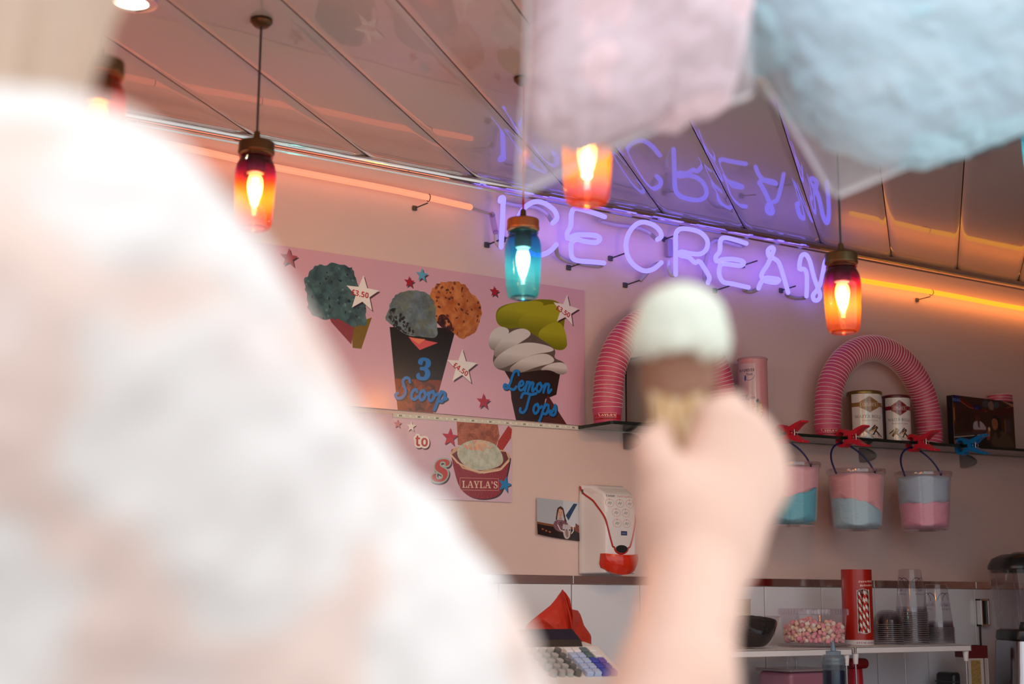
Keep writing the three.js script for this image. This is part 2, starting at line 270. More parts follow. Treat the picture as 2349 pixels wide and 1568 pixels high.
{ const a = at(1150, 500, 0.03), b = at(1890, 640, 0.03), l = new THREE.RectAreaLight(new THREE.Color().setRGB(0.26, 0.15, 1), 0.55, a.distanceTo(b), 0.11); l.position.copy(a).lerp(b, 0.5); l.position.z = 0.034; l.lookAt(l.position.x, l.position.y, -1); l.name = 'neon_sign_light'; scene.add(l); }

// ------------------------------------------------------------------ jar lamps
const jarR = [[0.001, 0.0], [0.022, 0.0], [0.0262, 0.0012], [0.0292, 0.004], [0.0315, 0.010], [0.0335, 0.022], [0.0350, 0.045], [0.0362, 0.075], [0.0368, 0.095], [0.0362, 0.107], [0.0338, 0.118], [0.0300, 0.126], [0.0275, 0.131], [0.0270, 0.137]];
// the jar glass is dyed along its height
const ombre = (stops) => canvasTex(4, 128, (x, w, h) => { const g = x.createLinearGradient(0, h, 0, 0); for (const [t, c] of stops) g.addColorStop(t, c); x.fillStyle = g; x.fillRect(0, 0, w, h); });
const sunsetDye = ombre([[0, '#ffc070'], [0.16, '#ffac58'], [0.22, '#f09078'], [0.32, '#ffb880'], [0.46, '#ffcc78'], [0.62, '#ffbc60'], [0.72, '#f08a68'], [0.8, '#c848a8'], [0.88, '#882454'], [1, '#601828']]);
const tealDye = ombre([[0, '#4ab8c4'], [0.2, '#78ccd4'], [0.6, '#66c0d2'], [0.85, '#509cc4'], [1, '#3a80a4']]);
const amberDye = ombre([[0, '#ffb070'], [0.3, '#ffa030'], [0.7, '#ff9010'], [1, '#a04000']]);
const bulbGlass = clear([1, 0.97, 0.9], { transmission: 0.8 }); bulbGlass.emissive.setRGB(1, 0.7, 0.36); bulbGlass.emissiveIntensity = 0.7;
const filamentM = glow([1, 0.84, 0.58], 44);
function makeJar(label, dye, cord, tint, lidM = M.brass) {
  const o = thing('jar_lamp', label, 'pendant lamp', [0, 0, 0], 'mason jar pendant lamps');
  const lid = part('lid', lathe([[0.0001, 0.162], [0.026, 0.162], [0.0305, 0.1605], [0.0318, 0.158], [0.0318, 0.146], [0.0325, 0.1445], [0.0325, 0.1405], [0.0312, 0.139], [0.0290, 0.139], [0.028, 0.141], [0.0001, 0.143]], 48), lidM, o);
  part('strain_relief', lathe([[0.0001, 0.181], [0.0048, 0.181], [0.0055, 0.179], [0.0062, 0.170], [0.0078, 0.166], [0.0085, 0.162], [0.0001, 0.162]], 24), M.brass, lid);
  const jm = clear([1, 1, 1], { map: dye, roughness: 0.02, transmission: 0.968 });
  const jar = part('glass_jar', lathe(jarR, 56), jm, o);
  part('thread', moved(new THREE.TorusGeometry(0.0292, 0.0014, 8, 48).rotateX(Math.PI / 2), 0, 0.1335, 0), jm, jar);
  part('base_ring', moved(new THREE.TorusGeometry(0.0225, 0.0022, 8, 48).rotateX(Math.PI / 2), 0, 0.0022, 0), clear([1, 1, 1], { map: dye, roughness: 0.05 }), jar);
  part('lamp_socket', lathe([[0.0001, 0.141], [0.0165, 0.141], [0.0168, 0.112], [0.0160, 0.105], [0.0145, 0.103], [0.0125, 0.102], [0.0001, 0.102]], 32), M.darkgrey, o);
  const bulb = part('bulb', lathe([[0.0001, 0.0365], [0.002, 0.037], [0.005, 0.043], [0.0085, 0.053], [0.0122, 0.066], [0.0142, 0.078], [0.0142, 0.086], [0.0125, 0.094], [0.0108, 0.099], [0.0105, 0.102]], 32), bulbGlass, o);
  const f = []; for (let k = 0; k < 6; k++) { const a = k * Math.PI / 3; f.push(rod(V(0.0045 * Math.cos(a), 0.094, 0.0045 * Math.sin(a)), V(0.0024 * Math.cos(a), 0.050, 0.0024 * Math.sin(a)), 0.0015, 8)); }
  part('filament', merge(f), filamentM, bulb);
  part('stem', merge([rod(V(0, 0.102, 0), V(0, 0.046, 0), 0.0012, 8), moved(new THREE.CylinderGeometry(0.0095, 0.0095, 0.002, 24), 0, 0.0985, 0)]), glow([1, 0.85, 0.6], 2.0), bulb);
  const l = new THREE.PointLight(new THREE.Color().setRGB(...tint), 0.13); l.position.set(0, 0.07, 0); l.castShadow = true; l.shadow.radius = 0.35; l.name = 'bulb_light'; o.add(l);
  o.userData.cord = cord; return o;
}
const cordGrey = mat([0.03, 0.035, 0.045], 0.7), cordRed = mat([0.32, 0.01, 0.01], 0.6);
function hang(o, pLid, cordMat) { // hangs a jar with the top of its lid at that point, its cord up to the ceiling
  o.position.set(pLid.x, pLid.y - 0.162, pLid.z); const len = CEIL - o.position.y - 0.178;
  part('cord', moved(new THREE.CylinderGeometry(0.0022, 0.0022, len, 12), 0, 0.178 + len / 2, 0), cordMat, o);
  part('ceiling_cup', moved(lathe([[0.0001, 0], [0.02, 0], [0.02, -0.006], [0.012, -0.014], [0.0001, -0.014]].reverse(), 24), 0, CEIL - o.position.y - 0.001, 0), M.brass, o);
}
hang(makeJar('plum and amber jar lamp beside the white sleeve, on a dark cord', sunsetDye, 1, [1, 0.66, 0.34]), at(589, 325, 0.648), cordGrey);
hang(makeJar('teal blue jar lamp on a red cord, in front of the violet C', tealDye, 1, [1, 0.86, 0.6], M.copper), at(1200, 502, 0.666), cordRed);
hang(makeJar('orange jar lamp below the bag of pink candyfloss', ombre([[0, '#ffb070'], [0.17, '#ff9c60'], [0.24, '#f498c0'], [0.34, '#fab4a8'], [0.48, '#ffc87a'], [0.75, '#ffbc58'], [1, '#a04820']]), 1, [1, 0.66, 0.34]), far(1346, 222, 2.055), cordGrey);
hang(makeJar('plum and orange jar lamp hanging before the letter M', sunsetDye, 1, [1, 0.66, 0.34]), at(1929, 580, 1.002), cordGrey);
hang(makeJar('amber jar lamp glowing beside the blonde hair', amberDye, 1, [1, 0.6, 0.25]), far(232, 138, 1.95), cordGrey);
hang(makeJar('teal jar lamp cut by the right edge, under the blue candyfloss bag', tealDye, 1, [1, 0.86, 0.6]), far(2390, 215, 2.35), cordGrey);
{ // recessed spot in the ceiling
  const p = at(300, 2, 0.5), d = ray(300, 2), t = (CEIL - 1.22) / d.y, q = d.multiplyScalar(t).add(camera.position);
  const o = thing('downlight', 'lit recessed ceiling downlight at the top beside the blonde hair', 'downlight', [q.x, CEIL - 0.0015, q.z]);
  part('ring', lathe([[0.031, 0.0], [0.031, -0.004], [0.034, -0.0055], [0.046, -0.003], [0.047, 0.0]], 40), M.chrome, o);
  part('glowing_lens', lathe([[0.0001, -0.002], [0.02, -0.0025], [0.031, -0.001]], 32), glow([1, 0.82, 0.55], 4), o);
  const l = new THREE.SpotLight(new THREE.Color().setRGB(1, 0.82, 0.6), 0.9, 0, 0.75, 0.6); l.position.set(0, -0.012, 0); l.target.position.set(0, -1, 0); l.castShadow = true; l.shadow.radius = 1.4; l.name = 'spot_light'; o.add(l); o.add(l.target);
}

// ------------------------------------------------------------------ prints on the wall
const mapTo = (x0, y0, x1, y1, w, h) => (px, py, z = 0.004) => { const p = at(px, py, z); return [(p.x - x0) / (x1 - x0) * w, (y1 - p.y) / (y1 - y0) * h]; };
function blob(x, pts, fill) { // closed smooth outline
  x.beginPath(); const n = pts.length; for (let i = 0; i < n; i++) { const a = pts[i], b = pts[(i + 1) % n], m = [(a[0] + b[0]) / 2, (a[1] + b[1]) / 2]; if (i === 0) { const l = pts[n - 1]; x.moveTo((l[0] + a[0]) / 2, (l[1] + a[1]) / 2); } x.quadraticCurveTo(a[0], a[1], m[0], m[1]); } x.closePath(); if (fill) { x.fillStyle = fill; x.fill(); }
}
function poly(x, pts, fill) { x.beginPath(); pts.forEach((p, i) => (i ? x.lineTo(...p) : x.moveTo(...p))); x.closePath(); if (fill) { x.fillStyle = fill; x.fill(); } }
function star(x, cx, cy, r, fill, turn = 0, sh = 5) {
  const pts = []; for (let i = 0; i < 10; i++) { const a = -Math.PI / 2 + turn + i * Math.PI / 5, q = i % 2 ? r * 0.42 : r; pts.push([cx + q * Math.cos(a), cy + q * Math.sin(a)]); }
  poly(x, pts.map(([a, b]) => [a + sh, b + sh]), 'rgba(40,15,30,0.75)'); poly(x, pts, fill);
}
function speckle(x, pts, cols, n, r0, r1) { // mottling inside an outline
  x.save(); blob(x, pts); x.clip(); let a = 1e9, b = 1e9, c = -1e9, d = -1e9; for (const [u, v] of pts) { a = Math.min(a, u); b = Math.min(b, v); c = Math.max(c, u); d = Math.max(d, v); }
  for (let i = 0; i < n; i++) { x.fillStyle = cols[Math.floor(rnd() * cols.length)]; x.beginPath(); x.ellipse(lerp(a, c, rnd()), lerp(b, d, rnd()), lerp(r0, r1, rnd()), lerp(r0, r1, rnd()) * 0.7, rnd() * 3, 0, 7); x.fill(); }
  x.restore();
}
const rough = (pts, amp, k = 5) => { const out = [], n = pts.length; for (let i = 0; i < n; i++) { const p = pts[(i + n - 1) % n], a = pts[i], b = pts[(i + 1) % n], q = pts[(i + 2) % n]; for (let j = 0; j < k; j++) { const t = j / k, c = (u) => 0.5 * (2 * a[u] + (b[u] - p[u]) * t + (2 * p[u] - 5 * a[u] + 4 * b[u] - q[u]) * t * t + (3 * a[u] - p[u] - 3 * b[u] + q[u]) * t * t * t); out.push([c(0) + amp * (rnd() - 0.5) * 2, c(1) + amp * (rnd() - 0.5) * 2]); } } return out; };
function lobe(x, pts, top, low) { // one fold of the photographed soft ice, shaded in the print
  let a = 1e9, b = -1e9; for (const [, v] of pts) { a = Math.min(a, v); b = Math.max(b, v); } const g = x.createLinearGradient(0, a, 0, b); g.addColorStop(0, top); g.addColorStop(0.45, top); g.addColorStop(1, low); blob(x, pts, g);
}
// a brush script, each glyph a few pen strokes in a box one unit high (x-height 0.5)
const GLYPH = {
  S: [[[0.62, -0.82], [0.55, -0.98], [0.36, -1.0], [0.24, -0.84], [0.32, -0.62], [0.44, -0.42], [0.42, -0.16], [0.24, 0.0], [0.02, 0.0], [-0.06, -0.14], [0.04, -0.22]]],
  c: [[[0.36, -0.38], [0.30, -0.48], [0.16, -0.44], [0.07, -0.24], [0.12, -0.04], [0.26, 0.0], [0.44, -0.16]]],
  o: [[[0.26, -0.48], [0.10, -0.38], [0.06, -0.14], [0.16, 0.0], [0.30, -0.08], [0.36, -0.30], [0.26, -0.48]], [[0.30, -0.36], [0.42, -0.30], [0.52, -0.38]]],
  p: [[[0.20, -0.50], [0.12, -0.2], [0.02, 0.2], [-0.06, 0.42]], [[0.16, -0.3], [0.26, -0.48], [0.40, -0.46], [0.42, -0.26], [0.32, -0.03], [0.16, -0.02]], [[0.40, -0.1], [0.55, -0.2]]],
  L: [[[0.72, -0.78], [0.66, -0.98], [0.48, -0.96], [0.34, -0.66], [0.26, -0.3], [0.10, -0.02], [-0.08, -0.04], [-0.06, -0.2], [0.12, -0.16], [0.34, 0.0], [0.54, 0.0], [0.66, -0.16]]],
  e: [[[0.06, -0.2], [0.24, -0.26], [0.33, -0.38], [0.24, -0.48], [0.10, -0.38], [0.06, -0.16], [0.16, 0.0], [0.30, -0.02], [0.46, -0.2]]],
  m: [[[0.08, -0.46], [0.04, -0.2], [0.0, 0.0]], [[0.04, -0.24], [0.16, -0.46], [0.26, -0.44], [0.24, -0.2], [0.20, 0.0]], [[0.26, -0.24], [0.38, -0.46], [0.48, -0.44], [0.44, -0.16], [0.48, 0.0], [0.62, -0.16]]],
  n: [[[0.08, -0.46], [0.04, -0.2], [0.0, 0.0]], [[0.04, -0.24], [0.18, -0.46], [0.30, -0.44], [0.28, -0.16], [0.32, 0.0], [0.48, -0.18]]],
  T: [[[-0.08, -0.72], [0.0, -0.92], [0.2, -0.96], [0.5, -0.92], [0.78, -1.0]], [[0.42, -0.92], [0.34, -0.5], [0.26, -0.14], [0.1, 0.02], [-0.06, -0.04], [-0.06, -0.18]]],
  s: [[[0.0, -0.02], [0.2, -0.34], [0.24, -0.5], [0.3, -0.3], [0.28, -0.06], [0.12, 0.02], [0.04, -0.06]]],
};
const ADV = { S: 0.66, c: 0.42, o: 0.46, p: 0.52, L: 0.68, e: 0.42, m: 0.6, n: 0.46, T: 0.6, s: 0.36 };
function script(x, text, cx, cy, h, rot, cols, wid) {
  x.save(); x.translate(cx, cy); x.rotate(rot); x.scale(h, h); x.lineCap = x.lineJoin = 'round';
  for (const [dx, dy, w, col] of cols) {
    x.strokeStyle = col; let ox = dx;
    for (const ch of text) { for (const st of GLYPH[ch]) { const c = new THREE.CatmullRomCurve3(st.map(([a, b]) => V(a - b * 0.12, b, 0))).getPoints(st.length * 6); x.lineWidth = wid + w; x.beginPath(); c.forEach((p, i) => (i ? x.lineTo(p.x + ox, p.y + dy) : x.moveTo(p.x + ox, p.y + dy))); x.stroke(); } ox += ADV[ch] * 1.1; }
  }
  x.restore();
}
const menuX0 = 0.72, menuTL = at(690, 575, 0.004), menuTR = at(1339, 662, 0.004), menuBR = at(1334, 976, 0.004);
{
  const x0 = menuX0, x1 = menuTR.x, y0 = menuBR.y, y1 = (menuTL.y + menuTR.y) / 2, w = 2048, h = Math.round(2048 * (y1 - y0) / (x1 - x0)), P = mapTo(x0, y0, x1, y1, w, h);
  const tex = canvasTex(w, h, (x) => {
    const k = 1.55, Q = (list) => list.map(([a, b]) => P(a, b));
    x.fillStyle = '#d3a3b4'; x.fillRect(0, 0, w, h);
    // blue scoop in its cone
    let o = Q([[700, 640], [722, 612], [752, 606], [790, 606], [812, 625], [822, 660], [836, 690], [838, 740], [815, 748], [780, 735], [745, 730], [712, 715], [702, 680]]);
    poly(x, Q([[805, 745], [852, 728], [828, 800], [808, 798]]), '#7a5a08'); poly(x, Q([[740, 700], [812, 745], [805, 790], [760, 740]]), '#8a3038');
    o = rough(o, 6); blob(x, o, '#3d5a60'); speckle(x, o, ['rgba(90,125,130,.16)', 'rgba(28,40,50,.18)', 'rgba(80,105,105,.16)'], 420, 4, 26); speckle(x, o, ['rgba(15,20,25,.7)', 'rgba(120,150,150,.5)'], 60, 2, 7);
    star(x, ...P(831, 674), 66, '#efe6e2', 0.02); 
    // three scoop cone
    poly(x, Q([[893, 750], [1045, 752], [992, 948], [912, 946]]), '#120a08'); poly(x, Q([[904, 868], [1012, 872], [993, 948], [912, 946]]), '#7c2c10'); speckle(x, Q([[906, 872], [1010, 876], [992, 946], [912, 944]]), ['rgba(150,70,25,.5)', 'rgba(60,20,8,.6)'], 60, 5, 26);
    poly(x, Q([[936, 772], [1004, 786], [962, 803], [944, 784]]), '#d4545a'); poly(x, Q([[938, 774], [975, 778], [960, 790]]), '#e8805e');
    o = Q([[890, 715], [896, 690], [915, 672], [945, 667], [975, 672], [994, 690], [1000, 730], [1000, 772], [960, 772], [925, 765], [905, 750], [884, 735]]);
    o = rough(o, 3.5); blob(x, o, '#6d7b82'); speckle(x, o, ['rgba(130,148,160,.16)', 'rgba(105,108,84,.18)', 'rgba(60,70,80,.16)'], 420, 6, 30); speckle(x, Q([[884, 720], [905, 700], [935, 735], [955, 770], [925, 765], [900, 750]]), ['rgba(20,16,16,.85)', 'rgba(55,50,50,.7)'], 110, 3, 9);
    o = Q([[988, 680], [992, 660], [1012, 648], [1040, 645], [1066, 655], [1078, 672], [1098, 690], [1103, 720], [1094, 752], [1070, 774], [1045, 770], [1022, 748], [1000, 735], [998, 700]]);
    o = rough(o, 4.5); blob(x, o, '#b4622c'); speckle(x, o, ['rgba(205,125,65,.2)', 'rgba(140,60,28,.2)', 'rgba(215,140,90,.18)'], 420, 5, 30); speckle(x, o, ['rgba(60,22,14,.8)', 'rgba(90,35,20,.7)'], 60, 2, 9); speckle(x, Q([[998, 735], [1015, 715], [1040, 745], [1030, 765], [1005, 745]]), ['rgba(50,15,18,.7)'], 50, 4, 16);
    script(x, 'S', P(912, 912)[0], P(912, 912)[1], 64, 0.0, [[0, 0, 0, 'rgba(0,0,0,0)']], 0.1);
    star(x, ...P(1059, 842), 66, '#e9dfdb', 0.0);
    // lemon top
    poly(x, Q([[1150, 840], [1285, 850], [1275, 905], [1250, 915], [1240, 975], [1183, 965], [1172, 915], [1168, 870]]), '#27100c'); poly(x, Q([[1255, 905], [1300, 975], [1238, 973]]), '#4a1f1a');
    o = Q([[1135, 715], [1150, 700], [1190, 692], [1240, 685], [1285, 690], [1296, 730], [1290, 760], [1303, 790], [1290, 805], [1265, 800], [1220, 770], [1165, 755], [1138, 745]]);
    blob(x, o, '#77740a'); for (const l of [[[1135, 725], [1150, 702], [1200, 690], [1250, 690], [1240, 720], [1180, 745], [1145, 745]], [[1180, 735], [1240, 700], [1285, 695], [1294, 730], [1250, 760], [1200, 762]], [[1225, 765], [1270, 735], [1292, 745], [1302, 790], [1288, 803], [1255, 795]]]) lobe(x, Q(l), '#a5a01e', '#6c6a08');
    x.save(); o = Q([[1118, 780], [1130, 755], [1150, 748], [1165, 755], [1195, 750], [1220, 765], [1262, 792], [1275, 805], [1268, 822], [1295, 830], [1302, 855], [1285, 860], [1262, 846], [1230, 850], [1190, 855], [1160, 852], [1135, 845], [1128, 825], [1135, 805]]); blob(x, o, '#5e5049');
    for (const l of [[[1117, 785], [1128, 756], [1150, 747], [1172, 758], [1150, 785], [1128, 808]], [[1130, 800], [1165, 762], [1200, 750], [1222, 766], [1195, 784], [1150, 812], [1134, 822]], [[1126, 830], [1160, 800], [1205, 782], [1262, 793], [1274, 806], [1220, 812], [1165, 840], [1140, 848]], [[1160, 850], [1195, 822], [1245, 808], [1268, 818], [1272, 832], [1225, 842], [1190, 858]], [[1232, 850], [1262, 832], [1296, 830], [1303, 855], [1284, 861], [1262, 848]]]) lobe(x, Q(l), '#d2cac7', '#7d6f68');
    x.restore(); star(x, ...P(1297, 712), 62, '#e9dfdb', 0.1);
    // small stars
    star(x, ...P(662, 592), 34, '#a8505a'); star(x, ...P(938, 647), 22, '#a3182c'); star(x, ...P(967, 631), 26, '#5aa3c4'); star(x, ...P(1133, 669), 22, '#a3182c'); star(x, ...P(1108, 921), 30, '#ab1830');
    // lettering
    x.font = 'bold 27px sans-serif'; x.textAlign = 'center'; x.textBaseline = 'middle'; x.fillStyle = '#b01c20';
    for (const [t, px, py, r] of [['£3.50', 825, 674, 0.08], ['£4.50', 1056, 847, 0.5], ['£3.50', 1291, 714, 0.42]]) { x.save(); x.translate(...P(px, py)); x.rotate(r); x.fillText(t, 0, 0); x.restore(); }
    const ink = [[0.05, 0.05, 0.02, 'rgba(5,5,15,.75)'], [0, 0, 0, '#1170bd']];
    x.save(); x.translate(...P(969, 870)); x.transform(1, 0, -0.12, 1, 0, 0); x.font = 'bold 104px serif'; x.textBaseline = 'alphabetic'; x.lineJoin = 'round'; x.lineWidth = 6; x.fillStyle = x.strokeStyle = 'rgba(5,5,15,.75)'; x.fillText('3', 5, 5); x.strokeText('3', 5, 5); x.fillStyle = x.strokeStyle = '#1170bd'; x.fillText('3', 0, 0); x.strokeText('3', 0, 0); x.restore();
    script(x, 'Scoop', ...P(908, 912), 72, 0.0, ink, 0.15);
    script(x, 'Lemon', ...P(1158, 891), 70, 0.0, ink, 0.145);
    script(x, 'Tops', ...P(1194, 945), 74, 0.0, ink, 0.145);
  });
  const o = thing('menu_board', 'wide pink menu board of ice cream cones with price stars', 'menu board', [(x0 + x1) / 2, y0, 0.0035]);
  const g = new THREE.PlaneGeometry(x1 - x0, y1 - y0);
  part('board', moved(box(x1 - x0, y1 - y0, 0.005, 0.0008), 0, (y1 - y0) / 2, 0), mat([0.75, 0.62, 0.64], 0.4), o);
  part('print', moved(g, 0, (y1 - y0) / 2, 0.0027), mat(0xffffff, 0.2, { map: tex }), o);
}
{ // LED tape under the board and along the back of the glass shelf
  const a = at(900, 952, 0.003), b = at(1480, 992, 0.003), o = thing('led_tape', 'unlit white LED tape between menu board and poster', 'LED tape', [a.x, a.y, 0.0055]);
  const L = b.x - a.x, ang = Math.atan2(b.y - a.y, L), g = box(L, 0.0105, 0.0016, 0.0004), tape = part('tape', moved(g, L / 2, 0, 0), mat([0.62, 0.58, 0.5], 0.5), o), led = box(0.0052, 0.0052, 0.002, 0.0006), led2 = mat([0.8, 0.74, 0.6], 0.4), res = box(0.0016, 0.0034, 0.0015, 0.0002);
  o.rotation.z = ang;
  for (let x = 0.012, i = 0; x < L; x += 0.0167, i++) { if (i % 3) part('led', led, led2, o, [x, 0, 0.0012]); else { part('led', led, led2, o, [x, 0, 0.0012]); part('resistor', res, M.darkgrey, o, [x + 0.006, 0, 0.001]); } if (i % 3 === 1) part('resistor', res, M.darkgrey, o, [x - 0.007, 0, 0.001]); }
}
{
  const x0 = 1.30, x1 = at(1173, 1060, 0.003).x, y0 = at(1110, 1149, 0.003).y, y1 = at(1040, 962, 0.003).y, w = 1600, h = Math.round(1600 * (y1 - y0) / (x1 - x0)), P = mapTo(x0, y0, x1, y1, w, h), Q = (l) => l.map(([a, b]) => P(a, b));
  const tex = canvasTex(w, h, (x) => {
    x.fillStyle = '#cfaebd'; x.fillRect(0, 0, w, h);
    poly(x, Q([[1047, 960], [1140, 965], [1146, 1000], [1135, 1030], [1050, 1020]]), '#a8593c'); speckle(x, Q([[1047, 962], [1140, 967], [1146, 1000], [1130, 1025], [1052, 1018]]), ['rgba(190,110,80,.4)', 'rgba(120,55,35,.4)'], 60, 8, 30);
    poly(x, Q([[1143, 1010], [1166, 976], [1174, 984], [1172, 1004], [1152, 1034], [1138, 1030]]), '#a82416');
    const bowl = Q([[1032, 1035], [1040, 1026], [1170, 1040], [1168, 1062], [1155, 1120], [1140, 1140], [1100, 1146], [1066, 1134], [1048, 1108]]);
    blob(x, bowl.map(([a, b]) => [a + 10, b + 6]), 'rgba(30,8,12,.85)'); blob(x, bowl, '#8c1a26');
    let o = Q([[1046, 1045], [1052, 1022], [1080, 1008], [1110, 1008], [1140, 1020], [1156, 1050], [1150, 1068], [1110, 1080], [1070, 1074]]);
    poly(x, Q([[1033, 1040], [1040, 1028], [1060, 1022], [1156, 1032], [1170, 1044], [1168, 1058], [1150, 1078], [1100, 1086], [1060, 1074]]), '#c9a07c'); poly(x, Q([[1036, 1042], [1060, 1026], [1160, 1036], [1166, 1052], [1148, 1072], [1100, 1080], [1062, 1070]]), '#6e2420');
    blob(x, o, '#bcbfae'); speckle(x, o, ['rgba(150,165,150,.18)', 'rgba(214,210,196,.2)', 'rgba(160,140,110,.15)'], 420, 4, 26); speckle(x, Q([[1062, 1018], [1085, 1008], [1115, 1010], [1135, 1022], [1110, 1034], [1070, 1032]]), ['rgba(220,130,100,.55)', 'rgba(230,160,120,.5)'], 60, 5, 20);
    x.strokeStyle = '#d8b898'; x.lineWidth = 9; x.beginPath(); Q([[1033, 1042], [1048, 1060], [1080, 1076], [1110, 1084], [1145, 1078], [1168, 1056]]).forEach((p, i) => (i ? x.lineTo(...p) : x.moveTo(...p))); x.stroke();
    star(x, ...P(1032, 1003), 62, '#b8203a', 0.05, 6); star(x, ...P(1158, 1111), 56, '#1378b4', 0.25, 6); star(x, ...P(943, 978), 36, '#e6dcd6'); star(x, ...P(912, 972), 30, '#c07880');
    x.save(); x.translate(...P(1101, 1113)); x.rotate(-0.03); x.textAlign = 'center'; x.font = 'bold 62px serif'; x.fillStyle = '#d8b9a0'; x.fillText('LAYLA\'S', 0, 16); x.strokeStyle = '#c98f80'; x.lineWidth = 3; x.strokeRect(-150, -46, 290, 76); x.restore();
    x.textAlign = 'center'; x.lineJoin = 'round'; x.font = 'bold 96px sans-serif';
    for (const [sx, col, wd] of [[7, '#5a2030', 26], [0, '#e6dcd4', 24]]) { x.strokeStyle = col; x.lineWidth = wd; x.strokeText('to', P(967, 1023)[0] + sx, P(967, 1023)[1] + sx); } x.fillStyle = '#b0302c'; x.fillText('to', ...P(967, 1023));
    x.font = 'bold 260px serif'; x.save(); x.translate(...P(1006, 1104)); x.transform(1, 0, -0.25, 1, 0, 0); for (const [sx, col, wd] of [[8, '#46283a', 24], [0, '#9fb0a6', 20]]) { x.strokeStyle = col; x.lineWidth = wd; x.strokeText('s', sx, sx); } x.fillStyle = '#b83a32'; x.fillText('s', 0, 0); x.restore();
  });
  const o = thing('poster', 'lower pink poster showing a scoop in a red paper tub', 'poster', [(x0 + x1) / 2, y0, 0.0025]);
  part('board', moved(box(x1 - x0, y1 - y0, 0.004, 0.0006), 0, (y1 - y0) / 2, 0), mat([0.75, 0.62, 0.64], 0.4), o);
  part('print', moved(new THREE.PlaneGeometry(x1 - x0, y1 - y0), 0, (y1 - y0) / 2, 0.0022), mat(0xffffff, 0.16, { map: tex, bumpMap: (() => { const t = grain.clone(); t.repeat.set(16, 5); t.needsUpdate = true; return t; })(), bumpScale: 0.0003 }), o);
}
{ // curled snapshot
  const A = at(1230, 1140, 0.004), B = at(1336, 1152, 0.004), y0 = at(1323, 1238, 0.004).y, w = B.x - A.x, h = A.y - y0 - 0.004;
  const tex = canvasTex(512, 400, (x) => {
    x.fillStyle = '#aeb2bb'; x.fillRect(0, 0, 512, 400); x.fillStyle = '#c3c7cf'; x.fillRect(300, 0, 212, 260); poly(x, [[330, 150], [420, 20], [462, 20], [360, 200]], '#16365f');
    x.fillStyle = '#7c4a30'; x.fillRect(0, 262, 512, 26); x.fillStyle = '#241a1c'; x.fillRect(0, 286, 512, 114); poly(x, [[440, 220], [512, 260], [512, 330], [430, 300]], '#7a4038'); x.fillStyle = '#b0562c'; for (const [a, b] of [[50, 325], [90, 335], [130, 340]]) x.fillRect(a, b, 22, 16);
    blob(x, [[200, 220], [260, 200], [340, 210], [370, 270], [350, 330], [220, 330], [180, 280]], '#7d5560'); speckle(x, [[200, 220], [260, 200], [340, 210], [370, 270], [350, 330], [220, 330]], ['rgba(160,120,130,.6)', 'rgba(70,40,50,.5)'], 60, 4, 12);
    x.fillStyle = '#b98670'; x.fillRect(256, 165, 26, 34); blob(x, [[236, 110], [256, 84], [288, 92], [300, 140], [284, 174], [258, 178], [240, 152]], '#c99782');
    x.strokeStyle = '#442519'; x.lineCap = 'round'; for (const [wd, l] of [[15, [[238, 120], [244, 88], [272, 70], [296, 84], [306, 122], [314, 170], [332, 212]]], [14, [[238, 104], [230, 150], [222, 204]]], [12, [[300, 100], [318, 160], [318, 206]]], [10, [[240, 96], [262, 82], [286, 92]]]]) { x.lineWidth = wd; x.beginPath(); l.forEach((p, i) => (i ? x.lineTo(...p) : x.moveTo(...p))); x.stroke(); }
    x.fillStyle = '#3a2018'; x.fillRect(250, 124, 8, 5); x.fillRect(275, 126, 8, 5); x.fillStyle = '#a3605a'; x.fillRect(256, 152, 20, 5);
    blob(x, [[290, 240], [330, 250], [380, 235], [385, 300], [370, 370], [340, 396], [305, 390], [290, 320]], '#b9aeb2'); blob(x, [[320, 290], [350, 290], [356, 360], [335, 385], [318, 350]], '#8d7268'); x.strokeStyle = '#e3dcda'; x.lineWidth = 9; x.beginPath(); x.moveTo(235, 260); x.lineTo(265, 310); x.lineTo(300, 320); x.moveTo(410, 250); x.lineTo(412, 300); x.lineTo(390, 330); x.stroke();
    x.fillStyle = '#2c2733'; x.fillRect(296, 296, 16, 12); x.fillRect(362, 292, 16, 12);
  });
  const g = new THREE.PlaneGeometry(w, h, 12, 6), p = g.attributes.position; for (let i = 0; i < p.count; i++) { const u = (p.getX(i) / w + 0.5), v = p.getY(i) / h + 0.5; p.setZ(i, 0.006 * Math.pow(1 - u, 2) + 0.004 * Math.pow(1 - v, 3)); p.setY(i, p.getY(i) - (u - 0.5) * 0.006 + 0.008 * (1 - v) * (1 - u) * (1 - u)); } g.computeVertexNormals();
  const back = g.clone().translate(0, 0, -0.0004), o = thing('photo_print', 'curled snapshot of a child on a ride, stuck beside the dispenser', 'photo', [A.x + w / 2, y0 + h / 2, 0.0012]);
  part('picture', g, mat(0xffffff, 0.25, { map: tex, side: THREE.DoubleSide }), o); part('paper_back', back, mat([0.8, 0.78, 0.74], 0.6, { side: THREE.DoubleSide }), o);
}

